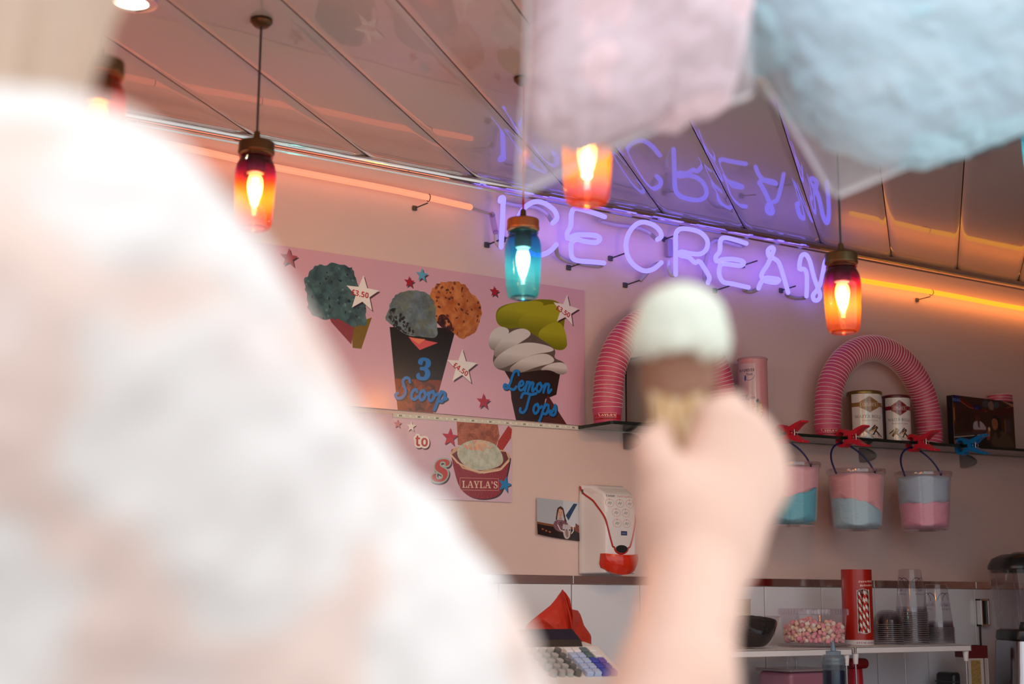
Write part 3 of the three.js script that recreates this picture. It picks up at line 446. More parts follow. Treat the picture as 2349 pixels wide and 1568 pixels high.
// ------------------------------------------------------------------ glass shelf and what stands on it
const SHD = 0.15, sA = at(1395, 967, SHD), sB = at(2349, 1032, SHD), slope = (sB.y - sA.y) / (sB.x - sA.x), shelfTop = (x) => sA.y + 0.004 + slope * (x - sA.x);
const SHX0 = 2.112, SHX1 = 4.4;
{
  const L = SHX1 - SHX0, o = thing('glass_shelf', 'long dark-edged glass shelf under the two cup arches', 'shelf', [SHX0, shelfTop(SHX0) - 0.004, 0]); o.rotation.z = Math.atan(slope);
  part('glass_panel', moved(box(L, 0.008, SHD - 0.004, 0.001), L / 2, 0, SHD / 2 - 0.001), mat([0.30, 0.34, 0.32], 0.05, { transmission: 0.85, thickness: 0 }), o);
  part('front_edge', moved(box(L, 0.0085, 0.003, 0.0008), L / 2, 0, SHD - 0.002), mat([0.006, 0.015, 0.013], 0.15), o, null, 'dark polished front edge');
  part('side_edge', moved(box(0.003, 0.0085, SHD - 0.006, 0.0008), -0.001, 0, SHD / 2 - 0.002), mat([0.006, 0.015, 0.013], 0.15), o);
  part('tape', moved(box(L - 0.4, 0.0016, 0.011, 0.0004), L / 2 + 0.2, -0.0055, 0.012), mat([0.5, 0.46, 0.42], 0.5), o, null, 'LED tape under the back edge');
  for (const px of [1452, 1992, 2222]) {
    const bx = at(px, 1030, 0.03).x - SHX0, pts = []; for (let i = 0; i <= 12; i++) { const a = Math.PI * i / 12; pts.push([0.05 * Math.sin(a) * (1 - 0.25 * Math.cos(a)), -0.006 - 0.021 + 0.021 * Math.cos(a)]); }
    const g = extrude([[0, -0.006], ...pts.slice(1, -1), [0, -0.048]], 0.022, 0.003); g.rotateY(-Math.PI / 2);
    part('bracket', moved(g, bx, 0, 0.002), mat([0.2, 0.18, 0.17], 0.35), o);
    part('bracket_jaw', moved(box(0.024, 0.006, 0.05, 0.002), bx, 0.0075, 0.026), mat([0.2, 0.18, 0.17], 0.35), o);
  }
}
// paper cups stacked nose to tail into two arches
const cupTex = canvasTex(1024, 256, (x, w, h) => {
  x.fillStyle = '#c2486a'; x.fillRect(0, 0, w, h); for (let i = 0; i < 2200; i++) { x.fillStyle = `rgba(${rnd() < 0.5 ? '225,120,145' : '160,45,75'},.16)`; x.fillRect(rnd() * w, rnd() * h, 3 + rnd() * 14, 2); }
  for (const u of [0.25, 0.75]) { const cx = u * w; x.fillStyle = '#b01830'; x.fillRect(cx - 210, 120, 420, 84); x.fillStyle = '#7a1840'; x.fillRect(cx - 250, 150, 50, 30); x.strokeStyle = '#e8c8c0'; x.lineWidth = 5; x.strokeRect(cx - 104, 92, 214, 74); x.fillStyle = '#b01830'; x.fillRect(cx - 101, 95, 208, 68); x.fillStyle = '#f0ddd4'; x.font = 'bold 48px serif'; x.textAlign = 'center'; x.fillText('LAYLA\'S', cx, 148); x.fillStyle = '#4a0c1a'; x.fillRect(cx - 90, 176, 180, 10); }
});
M.cupPaper = mat(0xffffff, 0.45, { map: cupTex });
{
  const shell = [[0.0335, -0.040], [0.0338, -0.0395], [0.0378, -0.0008]], rim = lathe([[0.0374, -0.0009], [0.0387, -0.0009], [0.0393, -0.0004], [0.0393, 0.0003], [0.0386, 0.0007], [0.0374, 0.0005], [0.0370, -0.0003]], 30);
  const wallG = lathe(shell, 30), base = moved(new THREE.CircleGeometry(0.0333, 24).rotateX(Math.PI / 2), 0, -0.037, 0);
  let first = null;
  const cup = (p, dir, spin, label, group) => {
    if (!first) { first = thing('paper_cup', label, 'paper cup', [0, 0, 0], group); part('cup_wall', wallG, M.cupPaper, first); part('cup_base', base, M.cupPaper, first); part('rim', rim, M.cupRim, first, null, 'rolled cream rim'); first.position.copy(p); first.quaternion.setFromUnitVectors(V(0, 1, 0), dir).multiply(new THREE.Quaternion().setFromAxisAngle(V(0, 1, 0), spin)); return first; }
    const c = copyOf(first, label, group); if (!group) delete c.userData.group; c.position.copy(p); c.quaternion.setFromUnitVectors(V(0, 1, 0), dir).multiply(new THREE.Quaternion().setFromAxisAngle(V(0, 1, 0), spin)); return c;
  };
  const arch = (xa, xb, rise, z, which) => {
    const r = (xb - xa) / 2, xm = (xa + xb) / 2, ya = shelfTop(xa), yb = shelfTop(xb), top = ya + rise, ry = rise * 0.72, pts = [];
    for (let i = 0; i <= 10; i++) pts.push(V(xa - 0.004 * Math.sin(Math.PI * i / 10), lerp(ya, top - ry, i / 10), z));
    for (let i = 1; i < 60; i++) { const a = Math.PI * (1 - i / 60); pts.push(V(xm + r * Math.cos(a), top - ry + ry * Math.sin(a) + 0.004 * Math.sin(i / 60 * Math.PI), z)); }
    for (let i = 0; i <= 10; i++) pts.push(V(xb + 0.004 * Math.sin(Math.PI * i / 10), lerp(top - ry, yb + 0.0035, i / 10), z));
    const c = new THREE.CatmullRomCurve3(pts); c.arcLengthDivisions = 800; const L = c.getLength(), n = Math.round((L - 0.042) / 0.0108);
    for (let i = 0; i <= n; i++) { const u = (0.0405 + (L - 0.0405) * i / n + (i && i < n ? (rnd() - 0.5) * 0.0014 : 0)) / L, p = c.getPointAt(Math.min(1, u)), d = c.getTangentAt(Math.min(1, Math.max(0, u - 0.006))); d.z = 0; d.x += (rnd() - 0.5) * 0.03; d.z += (rnd() - 0.5) * 0.02; cup(p, d.normalize(), i === 0 ? 0.92 : rnd() * 6.28, ...(i === 0 ? [`printed cup standing as left foot of the ${which}`] : i === n ? [`upturned cup ending the right foot of the ${which}`] : u < 0.27 ? [`pink paper cup nested in the left leg of the ${which}`, `pink cups in the left leg of the ${which}`] : u > 0.73 ? [`pink paper cup nested in the right leg of the ${which}`, `pink cups in the right leg of the ${which}`] : [`pink paper cup nested in the bent crown of the ${which}`, `pink cups in the crown of the ${which}`])); }
  };
  arch(at(1901, 990, 0.082).x, at(2131, 1000, 0.082).x, 0.275, 0.082, 'cup arch over the wafer tins');
  arch(at(1396, 965, 0.082).x, at(1657, 980, 0.082).x, 0.285, 0.082, 'cup arch behind the mint scoop');
  const sx = at(2294, 915, 0.046).x, n = 12, yb = shelfTop(sx), yt = at(2294, 907, 0.046).y; const m = Math.round((yt - yb - 0.0405) / 0.0085);
  for (let i = 0; i <= m; i++) cup(V(sx, yb + 0.0405 + (yt - yb - 0.0405) * i / m, 0.046), V(0, 1, 0), i, 'pink paper cup stacked upright behind the dark photo canvas', 'pink cups behind the photo canvas');
}
const facing = (p) => Math.atan2(camera.position.x - p.x, camera.position.z - p.z);  // the turn that shows a front to the street
function tin(px, py0, py1, z, dia, name, label, category, tex, lidM, lidH, turn, goldBand) {
  const x = at(px, py1, z).x, y = shelfTop(x) + 0.0006, h = at(px, py0, z).y - y, r = dia / 2, o = thing(name, label, category, [x, y, z]);
  o.rotation.y = facing(o.position) - Math.PI + turn;
  part('label_sleeve', lathe([[r, 0.002], [r, h - lidH]], 56), mat(0xffffff, 0.22, { map: tex, clearcoat: 0.5, clearcoatRoughness: 0.15 }), o);
  part('bottom_rim', lathe([[0.0001, 0.001], [r - 0.001, 0], [r + 0.0008, 0.001], [r + 0.0008, 0.003], [r, 0.004]], 48), M.steel, o);
  part('lid', lathe([[r, h - lidH - 0.001], [r + 0.0018, h - lidH], [r + 0.0018, h - 0.002], [r, h], [r - 0.004, h], [r - 0.006, h - 0.003], [0.0001, h - 0.003]], 56), lidM, o);
  return o;
}
const wafer = (main, band, sub) => canvasTex(1024, 480, (x, w, h) => {
  x.fillStyle = main; x.fillRect(0, 0, w, h); x.fillStyle = '#d6cdc8'; x.fillRect(330, 0, 500, h); x.fillStyle = band; x.fillRect(330, 96, 500, 44);
  poly(x, [[512, 30], [545, 52], [610, 92], [612, 146], [545, 184], [512, 206], [479, 184], [412, 146], [414, 92], [479, 52]], band); x.strokeStyle = '#e0d2c4'; x.lineWidth = 2; x.strokeRect(424, 98, 176, 42);
  x.textAlign = 'center'; x.fillStyle = '#ecdfd6'; x.font = '34px serif'; x.fillText('CHLOE\'S', 512, 132); x.fillStyle = '#3a302c'; x.font = '42px serif'; x.fillText('WAFER ROLLS', 512, 262); x.fillStyle = band; x.font = 'italic 24px serif'; x.fillText(sub, 512, 296);
  const cs = ['#6b3f1c', '#c79a5c', '#2e170c', '#9a6a34', '#d8b078', '#3c2010']; for (let i = 0; i < 15; i++) { const a = 400 + (i * 53) % 200, b = 340 + (i * 37) % 70; x.save(); x.translate(a + 20, b + 30); x.rotate((i % 2 ? 1 : -1) * (0.55 + (i % 5) * 0.12)); x.fillStyle = cs[i % 6]; x.fillRect(-52, -7, 104, 14); x.fillStyle = 'rgba(20,8,4,.5)'; x.fillRect(-52, 3, 104, 4); x.restore(); }
  for (let i = 0; i < 60; i++) { x.fillStyle = i % 2 ? '#7a5a3c' : '#c9b090'; x.fillRect(390 + rnd() * 250, 430 + rnd() * 30, 7, 5); }
});
tin(1986, 900, 1008, 0.085, 0.098, 'wafer_tin', 'taller wafer roll tin with gold lid and gold band', 'tin', wafer('#6a4208', '#8c6234', 'Caramel Latte'), mat([0.20, 0.13, 0.03], 0.3, { metalness: 0.6 }), 0.009, 0.3);
tin(2059, 909, 1012, 0.085, 0.080, 'wafer_tin', 'shorter wafer roll tin with maroon lid and maroon band', 'tin', wafer('#3a0a10', '#7c1420', 'Hazelnut & Cocoa'), mat([0.10, 0.01, 0.015], 0.3), 0.008, 0.25);
{
  const tex = canvasTex(1024, 640, (x, w, h) => {
    x.fillStyle = '#cf8f94'; x.fillRect(0, 0, w, h); x.fillStyle = '#c9a6ae'; x.fillRect(340, 40, 235, 390); x.strokeStyle = '#c98a80'; x.lineWidth = 8; x.strokeRect(340, 40, 235, 390); x.fillStyle = '#bb8a9c'; x.fillRect(340, 434, 235, 206); x.fillStyle = '#a993b4'; x.fillRect(300, 560, 420, 80);
    x.textAlign = 'right'; x.fillStyle = '#2c2a4a'; x.font = 'bold 34px sans-serif'; x.fillText('EN FOREVER', 556, 118); x.font = 'bold 28px sans-serif'; x.fillText('Trust', 535, 152); x.strokeStyle = '#2c2a4a'; x.lineWidth = 3; x.beginPath(); x.arc(490, 120, 75, 0.4, 2.2); x.stroke(); blob(x, [[440, 150], [458, 148], [464, 180], [450, 205], [436, 190]], '#3a5a94');
    x.textAlign = 'left'; x.font = 'bold 60px serif'; x.lineWidth = 3; for (const [t, a, c] of [['G', 372, '#96506c'], ['O', 408, '#7c4a70'], ['L', 452, '#3c66a0']]) { x.fillStyle = c; x.fillText(t, a, 366); x.strokeStyle = '#44446c'; x.strokeText(t, a, 366); } x.font = 'italic bold 34px serif'; x.fillStyle = '#70608c'; x.fillText('iam', 492, 358);
    poly(x, [[590, 356], [650, 420], [652, 500], [600, 540], [540, 480], [530, 430]], '#9a6a20'); blob(x, [[540, 400], [568, 380], [588, 400], [586, 450], [556, 480], [534, 450]], '#b07a58'); blob(x, [[604, 400], [630, 396], [648, 440], [636, 490], [608, 500], [598, 450]], '#dcb078'); x.fillStyle = '#3a2018'; for (const [a, b] of [[548, 424], [570, 422], [612, 440], [632, 440]]) x.fillRect(a, b, 10, 6); x.fillStyle = '#7c2030'; x.fillRect(552, 458, 22, 6); x.fillRect(612, 470, 24, 7); blob(x, [[560, 372], [596, 352], [590, 400], [566, 384]], '#1c1418'); blob(x, [[596, 380], [602, 520], [590, 530], [588, 420]], '#c09030');
    x.fillStyle = '#2a1c30'; x.font = 'italic 50px serif'; x.fillText('All', 470, 530); x.fillText('donations', 420, 606);
  });
  const x = at(1730, 990, 0.08).x, o = tin(1730, 823, 990, 0.08, 0.080, 'collection_tin', 'pink paper-wrapped charity collection tin beside the left cup arch', 'tin', tex, mat([0.5, 0.28, 0.28], 0.5), 0.004, -0.15);
}
{ // photo on canvas at the right end
  const p = at(2176, 1020, 0.115), q = at(2325, 1030, 0.115), x = (p.x + q.x) / 2, w = q.x - p.x - 0.018, h = at(2250, 915, 0.115).y - shelfTop(x), o = thing('photo_canvas', 'dark photo canvas of two people on the right end of the shelf', 'canvas print', [x + 0.008, shelfTop(x) + 0.001, 0.112]);
  const tex = canvasTex(1024, 640, (c) => {
    c.fillStyle = '#38201a'; c.fillRect(0, 0, 1024, 640); const g = (pts, f) => poly(c, pts, f);
    g([[0, 0], [120, 0], [120, 110], [0, 90]], '#171440'); c.font = 'bold 52px sans-serif'; c.fillStyle = '#5a78c8'; c.fillText('REAM', 0, 78);
    g([[120, 20], [330, 120], [520, 150], [520, 180], [330, 170], [120, 70]], '#5a1410'); c.strokeStyle = '#d0582c'; c.lineWidth = 6; c.beginPath(); c.moveTo(120, 66); c.lineTo(270, 140); c.lineTo(420, 150); c.moveTo(520, 165); c.lineTo(560, 168); c.moveTo(740, 140); c.lineTo(1000, 60); c.stroke(); g([[340, 90], [470, 100], [470, 160], [340, 160]], '#15123c'); c.fillStyle = '#4a64c0'; c.font = 'bold 30px sans-serif'; c.fillText('ICE', 362, 150);
    g([[820, 0], [1024, 30], [1024, 70], [840, 10]], '#a87864'); g([[560, 160], [1000, 70], [1024, 90], [1024, 160], [700, 200]], '#42120e');
    blob(c, [[470, 80], [520, 20], [600, 20], [590, 100], [520, 120]], '#44424a'); blob(c, [[580, 60], [640, 10], [690, 60], [680, 130], [640, 150], [590, 120]], '#776358'); blob(c, [[690, 30], [760, 20], [780, 80], [720, 120], [690, 90]], '#3c4850');
    g([[0, 110], [40, 110], [30, 400], [0, 400]], '#5a2408'); c.fillStyle = '#e08a20'; c.fillRect(12, 160, 8, 170); for (let i = 0; i < 60; i++) { c.fillStyle = ['#2a1410', '#3a1c14', '#20161c'][i % 3]; c.fillRect(30 + rnd() * 360, 190 + rnd() * 220, 10 + rnd() * 18, 20 + rnd() * 60); }
    blob(c, [[330, 240], [360, 165], [430, 160], [462, 230], [440, 290], [360, 290]], '#3c1c10'); blob(c, [[352, 240], [400, 225], [440, 250], [430, 320], [390, 350], [360, 320]], '#54281a'); blob(c, [[310, 400], [330, 320], [400, 300], [470, 310], [550, 400], [500, 420], [330, 430]], '#a2969f'); g([[390, 300], [430, 300], [430, 400], [400, 380]], '#5c2c1c'); blob(c, [[300, 430], [380, 420], [560, 410], [580, 440], [420, 480], [310, 470]], '#633020');
    g([[0, 500], [560, 420], [560, 470], [0, 540]], '#3c3232'); g([[0, 560], [560, 470], [600, 640], [0, 640]], '#1c1616'); c.strokeStyle = '#c8b8a8'; c.lineWidth = 9; c.beginPath(); c.moveTo(0, 548); c.lineTo(330, 500); c.moveTo(380, 492); c.lineTo(560, 460); c.stroke();
    c.font = 'bold 74px sans-serif'; c.fillStyle = '#c84a4a'; c.save(); c.translate(4, 636); c.rotate(-0.13); c.fillText('YLA\'S', -10, 0); c.fillStyle = '#b8b0a0'; c.font = 'bold 58px sans-serif'; c.fillText('ICE', 350, -10); c.restore();
    blob(c, [[600, 640], [640, 480], [720, 400], [880, 420], [980, 520], [1024, 640]], '#4a3e2c'); blob(c, [[610, 300], [640, 220], [720, 200], [800, 260], [800, 400], [760, 430], [640, 390]], '#140c0a'); blob(c, [[624, 300], [650, 250], [700, 245], [740, 280], [736, 370], [690, 410], [646, 390]], '#8c5438'); c.fillStyle = '#54301f'; c.fillRect(648, 306, 18, 5); c.fillRect(692, 304, 18, 5); c.fillRect(676, 315, 6, 20); c.strokeStyle = '#c09078'; c.lineWidth = 5; c.beginPath(); c.arc(680, 345, 20, 0.5, 2.6); c.stroke(); poly(c, [[690, 405], [760, 380], [780, 480], [720, 520]], '#241c16');
    blob(c, [[540, 430], [590, 420], [600, 520], [545, 560], [530, 500]], '#7a4430'); blob(c, [[560, 380], [590, 368], [606, 390], [598, 430], [566, 430]], '#c0a880'); g([[564, 425], [600, 425], [590, 500], [570, 500]], '#8c6440'); for (const [a, f] of [[850, '#7a4a1c'], [885, '#32424c'], [915, '#5c2a44'], [950, '#243428']]) { c.fillStyle = f; c.fillRect(a, 250, 26, 170); }
  });
  part('print', moved(new THREE.PlaneGeometry(w, h), 0, h / 2, 0.0122), mat(0xffffff, 0.35, { map: tex }), o); part('stretcher', moved(box(w, h, 0.024, 0.002), 0, h / 2, 0), M.black, o, null, 'black side edges');
  o.rotation.y = 0.0; o.position.y -= 0.0;
}
{ // framed picture seen from behind, inside the left arch
  const a = at(1434, 960, 0.05), o = thing('picture_frame', 'thin black picture frame with grey back inside the left cup arch', 'picture frame', [at(1436, 960, 0.03).x + 0.012, shelfTop(2.2) + 0.001, 0.085]), h = at(1472, 814, 0.1).y - shelfTop(2.22);
  o.rotation.y = 0.10;
  part('back_board', moved(box(0.010, h - 0.004, 0.10, 0.001), 0, h / 2, -0.004), mat([0.30, 0.25, 0.23], 0.7), o, null, 'grey back board');
  part('frame', merge([moved(box(0.012, h, 0.007, 0.001), 0.001, h / 2, 0.049), moved(box(0.012, h, 0.007, 0.001), 0.001, h / 2, -0.057), moved(box(0.013, 0.006, 0.11, 0.001), 0.001, h - 0.003, -0.004), moved(box(0.013, 0.006, 0.11, 0.001), 0.001, 0.003, -0.004)]), M.black, o);
  part('picture', moved(box(0.002, h - 0.012, 0.096, 0.0005), 0.0062, h / 2, -0.004), mat([0.5, 0.3, 0.28], 0.4), o);
}

// ------------------------------------------------------------------ spring clamps and the buckets of candyfloss
const clampG = (() => { // one jaw with its handle, profile across z (jaws at -z) and y
  const out = [], inn = []; for (let i = 0; i <= 14; i++) { const a = Math.PI * (1 - i / 14); out.push([-0.026 + 0.022 * Math.cos(a), 0.0022 + 0.0215 * Math.sin(a)]); inn.push([-0.028 + 0.0135 * Math.cos(a), 0.0022 + 0.0125 * Math.sin(a)]); }
  const pts = [[-0.048, 0.0022], ...out.slice(1, -3), [0.002, 0.0138], [0.014, 0.0165], [0.032, 0.0225], [0.052, 0.0275], [0.061, 0.0272], [0.0608, 0.0222], [0.048, 0.019], [0.036, 0.0125], [0.026, 0.005], [0.020, 0.0022], [-0.0145, 0.0022], ...inn.slice(1, -1).reverse(), [-0.0415, 0.0022]];
  return extrude(pts, 0.024, 0.0014).rotateY(-Math.PI / 2);
})();
function clamp_(px, py, m, label, flip = 1) {
  const z = SHD + 0.014, p = at(px, py, z), o = thing('spring_clamp', label, 'clamp', [p.x, shelfTop(p.x) - 0.004, z], 'spring clamps gripping the glass shelf');
  part('upper_jaw', moved(clampG.clone(), 0, 0.0022, 0), m, o);
  part('lower_jaw', moved(clampG.clone().scale(1, -1, 1), 0, -0.0022, 0), m, o);
  part('pivot', merge([moved(new THREE.CylinderGeometry(0.006, 0.006, 0.024, 20).rotateZ(Math.PI / 2), 0, 0, 0.006)]), m, o);
  part('spring', merge([moved(new THREE.TorusGeometry(0.005, 0.001, 6, 16).rotateY(Math.PI / 2), -0.006, 0, 0.02), moved(new THREE.TorusGeometry(0.005, 0.001, 6, 16).rotateY(Math.PI / 2), 0.006, 0, 0.02), rod(V(-0.008, -0.012, 0.027), V(-0.008, 0.012, 0.027), 0.001)]), M.steel, o);
  const ii = o.children[1].geometry; if (ii.index) { const a = ii.index.array; for (let i = 0; i < a.length; i += 3) { const t = a[i]; a[i] = a[i + 1]; a[i + 1] = t; } } else { const pa = ii.attributes.position.array, na = ii.attributes.normal.array, ua = ii.attributes.uv.array; for (let i = 0; i < pa.length / 9; i++) for (const [arr, s] of [[pa, 3], [na, 3], [ua, 2]]) for (let c = 0; c < s; c++) { const q = i * 3 * s; const t = arr[q + c]; arr[q + c] = arr[q + s + c]; arr[q + s + c] = t; } }
  return o;
}
const clamps = [clamp_(1811, 995, M.red, 'red spring clamp nearest the hand, over the pink and teal bucket'), clamp_(1952, 1006, M.red, 'middle red spring clamp, below the gold wafer tin'), clamp_(2112, 1014, M.red, 'red spring clamp at the right foot of the right cup arch'), clamp_(2225, 1022, M.blue, 'blue spring clamp in front of the dark photo canvas')];
const flossBump = noiseTex(256, (a, b) => 0.5 + 0.8 * fbm(a * 24, b * 30, 5, 5));
const flossMat = (c) => mat(c, 0.95, { bumpMap: flossBump, bumpScale: 0.0012, sheen: 0.6, sheenColor: new THREE.Color(1, 1, 1), sheenRoughness: 0.6 });
const bucketPlastic = clear([0.97, 0.94, 0.97], { roughness: 0.06 });
const bucketP = (() => { const out = lathe([[0.0001, 0.004], [0.058, 0.004], [0.063, 0.0], [0.065, 0.003], [0.0665, 0.012], [0.0765, 0.150], [0.0785, 0.151], [0.0795, 0.153], [0.0795, 0.160], [0.0785, 0.162]], 56); return out; })();
function bucket(cl, px, pyTop, bottomC, topC, split, tilt, label) {
  const p = at(px, pyTop, 0.172), o = thing('candyfloss_bucket', label, 'bucket', [p.x, p.y - 0.163, 0.172], 'clear buckets of candyfloss hung under the shelf');
  o.userData.split = undefined; delete o.userData.split;
  part('tub', bucketP, bucketPlastic, o);
  part('bucket_lid', lathe([[0.0001, 0.1625], [0.070, 0.1625], [0.072, 0.165], [0.0805, 0.165], [0.0815, 0.163], [0.0815, 0.155]], 56), clear([0.95, 0.92, 0.94], { roughness: 0.12 }), o);
  const fl = (lo, hi, sgn) => { // a plug of floss that follows the tub, its inner face tilted and lumpy
    const g = new THREE.SphereGeometry(1, 56, 40), q = g.attributes.position; for (let i = 0; i < q.count; i++) { const v = V().fromBufferAttribute(q, i), e = 0.45, f = Math.pow(Math.pow(Math.abs(v.x), 4) + Math.pow(Math.abs(v.z), 4) + Math.pow(Math.abs(v.y), 4) + 1e-9, -0.25), s = Math.hypot(v.x, v.z) || 1e-6; let rr = Math.min(1, s * f * 1.02), yy = clamp(v.y * f, -1, 1); let y = lerp(lo, hi, (yy + 1) / 2); const cut = smooth(0, 1, (yy * sgn + 1) / 2); y += cut * tilt * (v.x / s) * rr * 0.03 + 0.004 * fbm(v.x * 3 + lo * 40, v.y * 3, v.z * 3, 3) * (0.2 + cut * 1.5); const R = (0.0645 + 0.0105 * y / 0.15 - 0.002) * rr * (1 + 0.02 * fbm(v.x * 5, v.y * 6 + hi * 30, v.z * 5, 3)); q.setXYZ(i, R * v.x / s, clamp(y, 0.0062, 0.158), R * v.z / s); } g.computeVertexNormals(); return g; };
  part('lower_floss', fl(0.006, split + 0.008, 1), flossMat(bottomC), o, null, 'lower layer of candyfloss'); part('upper_floss', fl(split - 0.008, 0.156, -1), flossMat(topC), o, null, 'upper layer of candyfloss');
  const h0 = V(-0.079, 0.152, 0.004), h1 = V(0.079, 0.152, -0.004), c = cl.position.clone().sub(o.position), g = (t) => { const a = Math.PI * t, q = Math.pow(Math.sin(a), 0.8); return V(lerp(-0.079, 0.079, 0.5 - 0.5 * Math.sign(Math.cos(a)) * Math.pow(Math.abs(Math.cos(a)), 1.25)) + (c.x) * q, lerp(0.152, c.y - 0.012, q), lerp(0.003, c.z - 0.035, q)); }, pts = []; for (let i = 0; i <= 12; i++) pts.push(g(i / 12));
  part('handle', capped(pts, 0.0026, 90, 10), M.navy, o, null, 'navy cord handle');
  return o;
}
bucket(clamps[0], 1812, 1064, [0.13, 0.47, 0.57], [0.78, 0.44, 0.47], 0.088, 0.6, 'clear bucket with pink floss over teal, half hidden behind the hand');
bucket(clamps[1], 1963, 1079, [0.40, 0.62, 0.69], [0.80, 0.42, 0.43], 0.062, -0.8, 'middle clear bucket with pink floss over pale blue');
bucket(clamps[2], 2117, 1085, [0.78, 0.38, 0.48], [0.42, 0.56, 0.65], 0.078, 0.1, 'right clear bucket with blue floss over pink');

// ------------------------------------------------------------------ hand sanitiser dispenser
{
  const bl = at(1325, 1316, 0.0), w = 0.138, h = 0.222, d = 0.088, o = thing('sanitiser_dispenser', 'white wall dispenser with red trim, pictograms and red push bar', 'dispenser', [at(1325, 1316, 0).x + w / 2 + 0.002, bl.y + 0.001, 0.002]);
  const half = (y) => w / 2 * (0.985 - 0.05 * smooth(0.75, 1, y / h)), depth = (y) => d * (0.80 + 0.2 * Math.sin(Math.PI * Math.min(1, 0.18 + y / h * 0.75))) * (1 - 0.5 * Math.pow(smooth(0.84, 1.0, y / h), 2));
  const front = (x, y) => { const u = Math.abs(x) / half(y); return depth(y) * (u < 0.66 ? 1 - 0.05 * u * u : lerp(0.978, 0.10, smooth(0.66, 1.0, u))); };
  const NX = 40, NY = 44, pos = [], idx = [];
  for (let j = 0; j <= NY; j++) for (let i = 0; i <= NX; i++) { const y = h * j / NY, s = (i / NX * 2 - 1), x = half(y) * Math.sign(s) * Math.pow(Math.abs(s), 0.8); pos.push(x, y, front(x, y)); }
  for (let j = 0; j < NY; j++) for (let i = 0; i < NX; i++) { const p = j * (NX + 1) + i; idx.push(p, p + 1, p + NX + 1, p + 1, p + NX + 2, p + NX + 1); }
  // sides, top and foot close onto the wall
  const ring = []; for (let i = 0; i <= NX; i++) ring.push(i); for (let j = 1; j <= NY; j++) ring.push(j * (NX + 1) + NX); for (let i = NX - 1; i >= 0; i--) ring.push(NY * (NX + 1) + i); for (let j = NY - 1; j >= 1; j--) ring.push(j * (NX + 1));
  const b0 = pos.length / 3; for (const r of ring) pos.push(pos[r * 3], pos[r * 3 + 1], 0); ring.forEach((r, i) => { const n = (i + 1) % ring.length; idx.push(r, b0 + i, ring[n], ring[n], b0 + i, b0 + n); });
  const g = new THREE.BufferGeometry(); g.setAttribute('position', new THREE.Float32BufferAttribute(pos, 3)); g.setIndex(idx); g.computeVertexNormals(); g.setAttribute('uv', new THREE.Float32BufferAttribute(new Float32Array(pos.length / 3 * 2), 2));
  part('housing', g, mat([0.80, 0.78, 0.80], 0.3), o);
  const edge = (y) => 0.0165 + 0.0385 * Math.pow(clamp((y - 0.052) / 0.12, 0, 1), 0.62) + 0.012 * smooth(0.17, 0.222, y), tpts = []; const bot = 0.052;
  const curve = []; for (let i = 0; i <= 24; i++) { const y = lerp(0.219, 0.066, i / 24); curve.push([-edge(y) * 0.99, y]); } for (let i = 0; i <= 8; i++) { const a = Math.PI * i / 8; curve.push([-0.0215 * Math.cos(a), 0.065 - 0.016 * Math.sin(a)]); } for (let i = 0; i <= 24; i++) { const y = lerp(0.066, 0.219, i / 24); curve.push([edge(y) * 0.99, y]); }
  part('red_trim', tube(curve.map(([x, y]) => V(x, y, front(x, y) - 0.0004)), 0.0025, 160, 8), mat([0.42, 0.012, 0.005], 0.3), o);
  // printed panel between the trim
  const tex = canvasTex(512, 960, (x) => {
    x.fillStyle = '#dcd8d8'; x.fillRect(0, 0, 512, 960); x.textAlign = 'center'; x.font = 'bold 44px sans-serif'; x.fillStyle = '#2a2438'; x.fillText('Cutan', 130, 150); x.font = '38px sans-serif'; x.fillStyle = '#c0432c'; x.fillText('Hand Sanitiser', 350, 152);
    for (const [a, b] of [[110, 240], [256, 240], [402, 240], [190, 378], [330, 378], [196, 530], [336, 530]]) { x.strokeStyle = '#c8867c'; x.lineWidth = 5; x.beginPath(); x.arc(a, b, 58, 0, 7); x.stroke(); x.fillStyle = '#c0432c'; x.fillRect(a - 4, b - 58, 8, 16); x.strokeStyle = '#8a8888'; x.lineWidth = 6; x.lineCap = 'round'; x.beginPath(); x.moveTo(a - 30, b + 18); x.quadraticCurveTo(a, b - 40, a + 30, b + 8); x.moveTo(a - 22, b - 4); x.quadraticCurveTo(a + 4, b + 30, a + 26, b - 14); x.moveTo(a - 8, b - 20); x.lineTo(a + 8, b + 26); x.stroke(); }
    x.fillStyle = '#2c3a66'; x.fillRect(246, 640, 92, 62); x.fillStyle = '#7e8cb4'; x.font = 'bold 34px sans-serif'; x.fillText('deb', 290, 684);
  });
  const pp = [], pu = [], pi = [], PX = 16, PY = 30; for (let j = 0; j <= PY; j++) for (let i = 0; i <= PX; i++) { const y = lerp(0.066, 0.214, j / PY), s = i / PX * 2 - 1, x = s * (edge(y) * 0.95 - 0.002); pp.push(x, y, front(x, y) + 0.0004); pu.push(0.5 + x / 0.110, (y - 0.05) / 0.166); }
  for (let j = 0; j < PY; j++) for (let i = 0; i < PX; i++) { const p = j * (PX + 1) + i; pi.push(p, p + 1, p + PX + 1, p + 1, p + PX + 2, p + PX + 1); }
  const pg = new THREE.BufferGeometry(); pg.setAttribute('position', new THREE.Float32BufferAttribute(pp, 3)); pg.setAttribute('uv', new THREE.Float32BufferAttribute(pu, 2)); pg.setIndex(pi); pg.computeVertexNormals();
  part('printed_panel', pg, mat(0xffffff, 0.3, { map: tex }), o);
  const win = []; for (let i = 0; i <= 10; i++) { const a = Math.PI * i / 10; win.push([0.0175 * Math.cos(a), 0.0625 + 0.008 * Math.sin(a)]); } for (let i = 1; i < 10; i++) { const a = Math.PI * i / 10; win.push([-0.0175 * Math.cos(a), 0.0625 - 0.011 * Math.sin(a)]); }
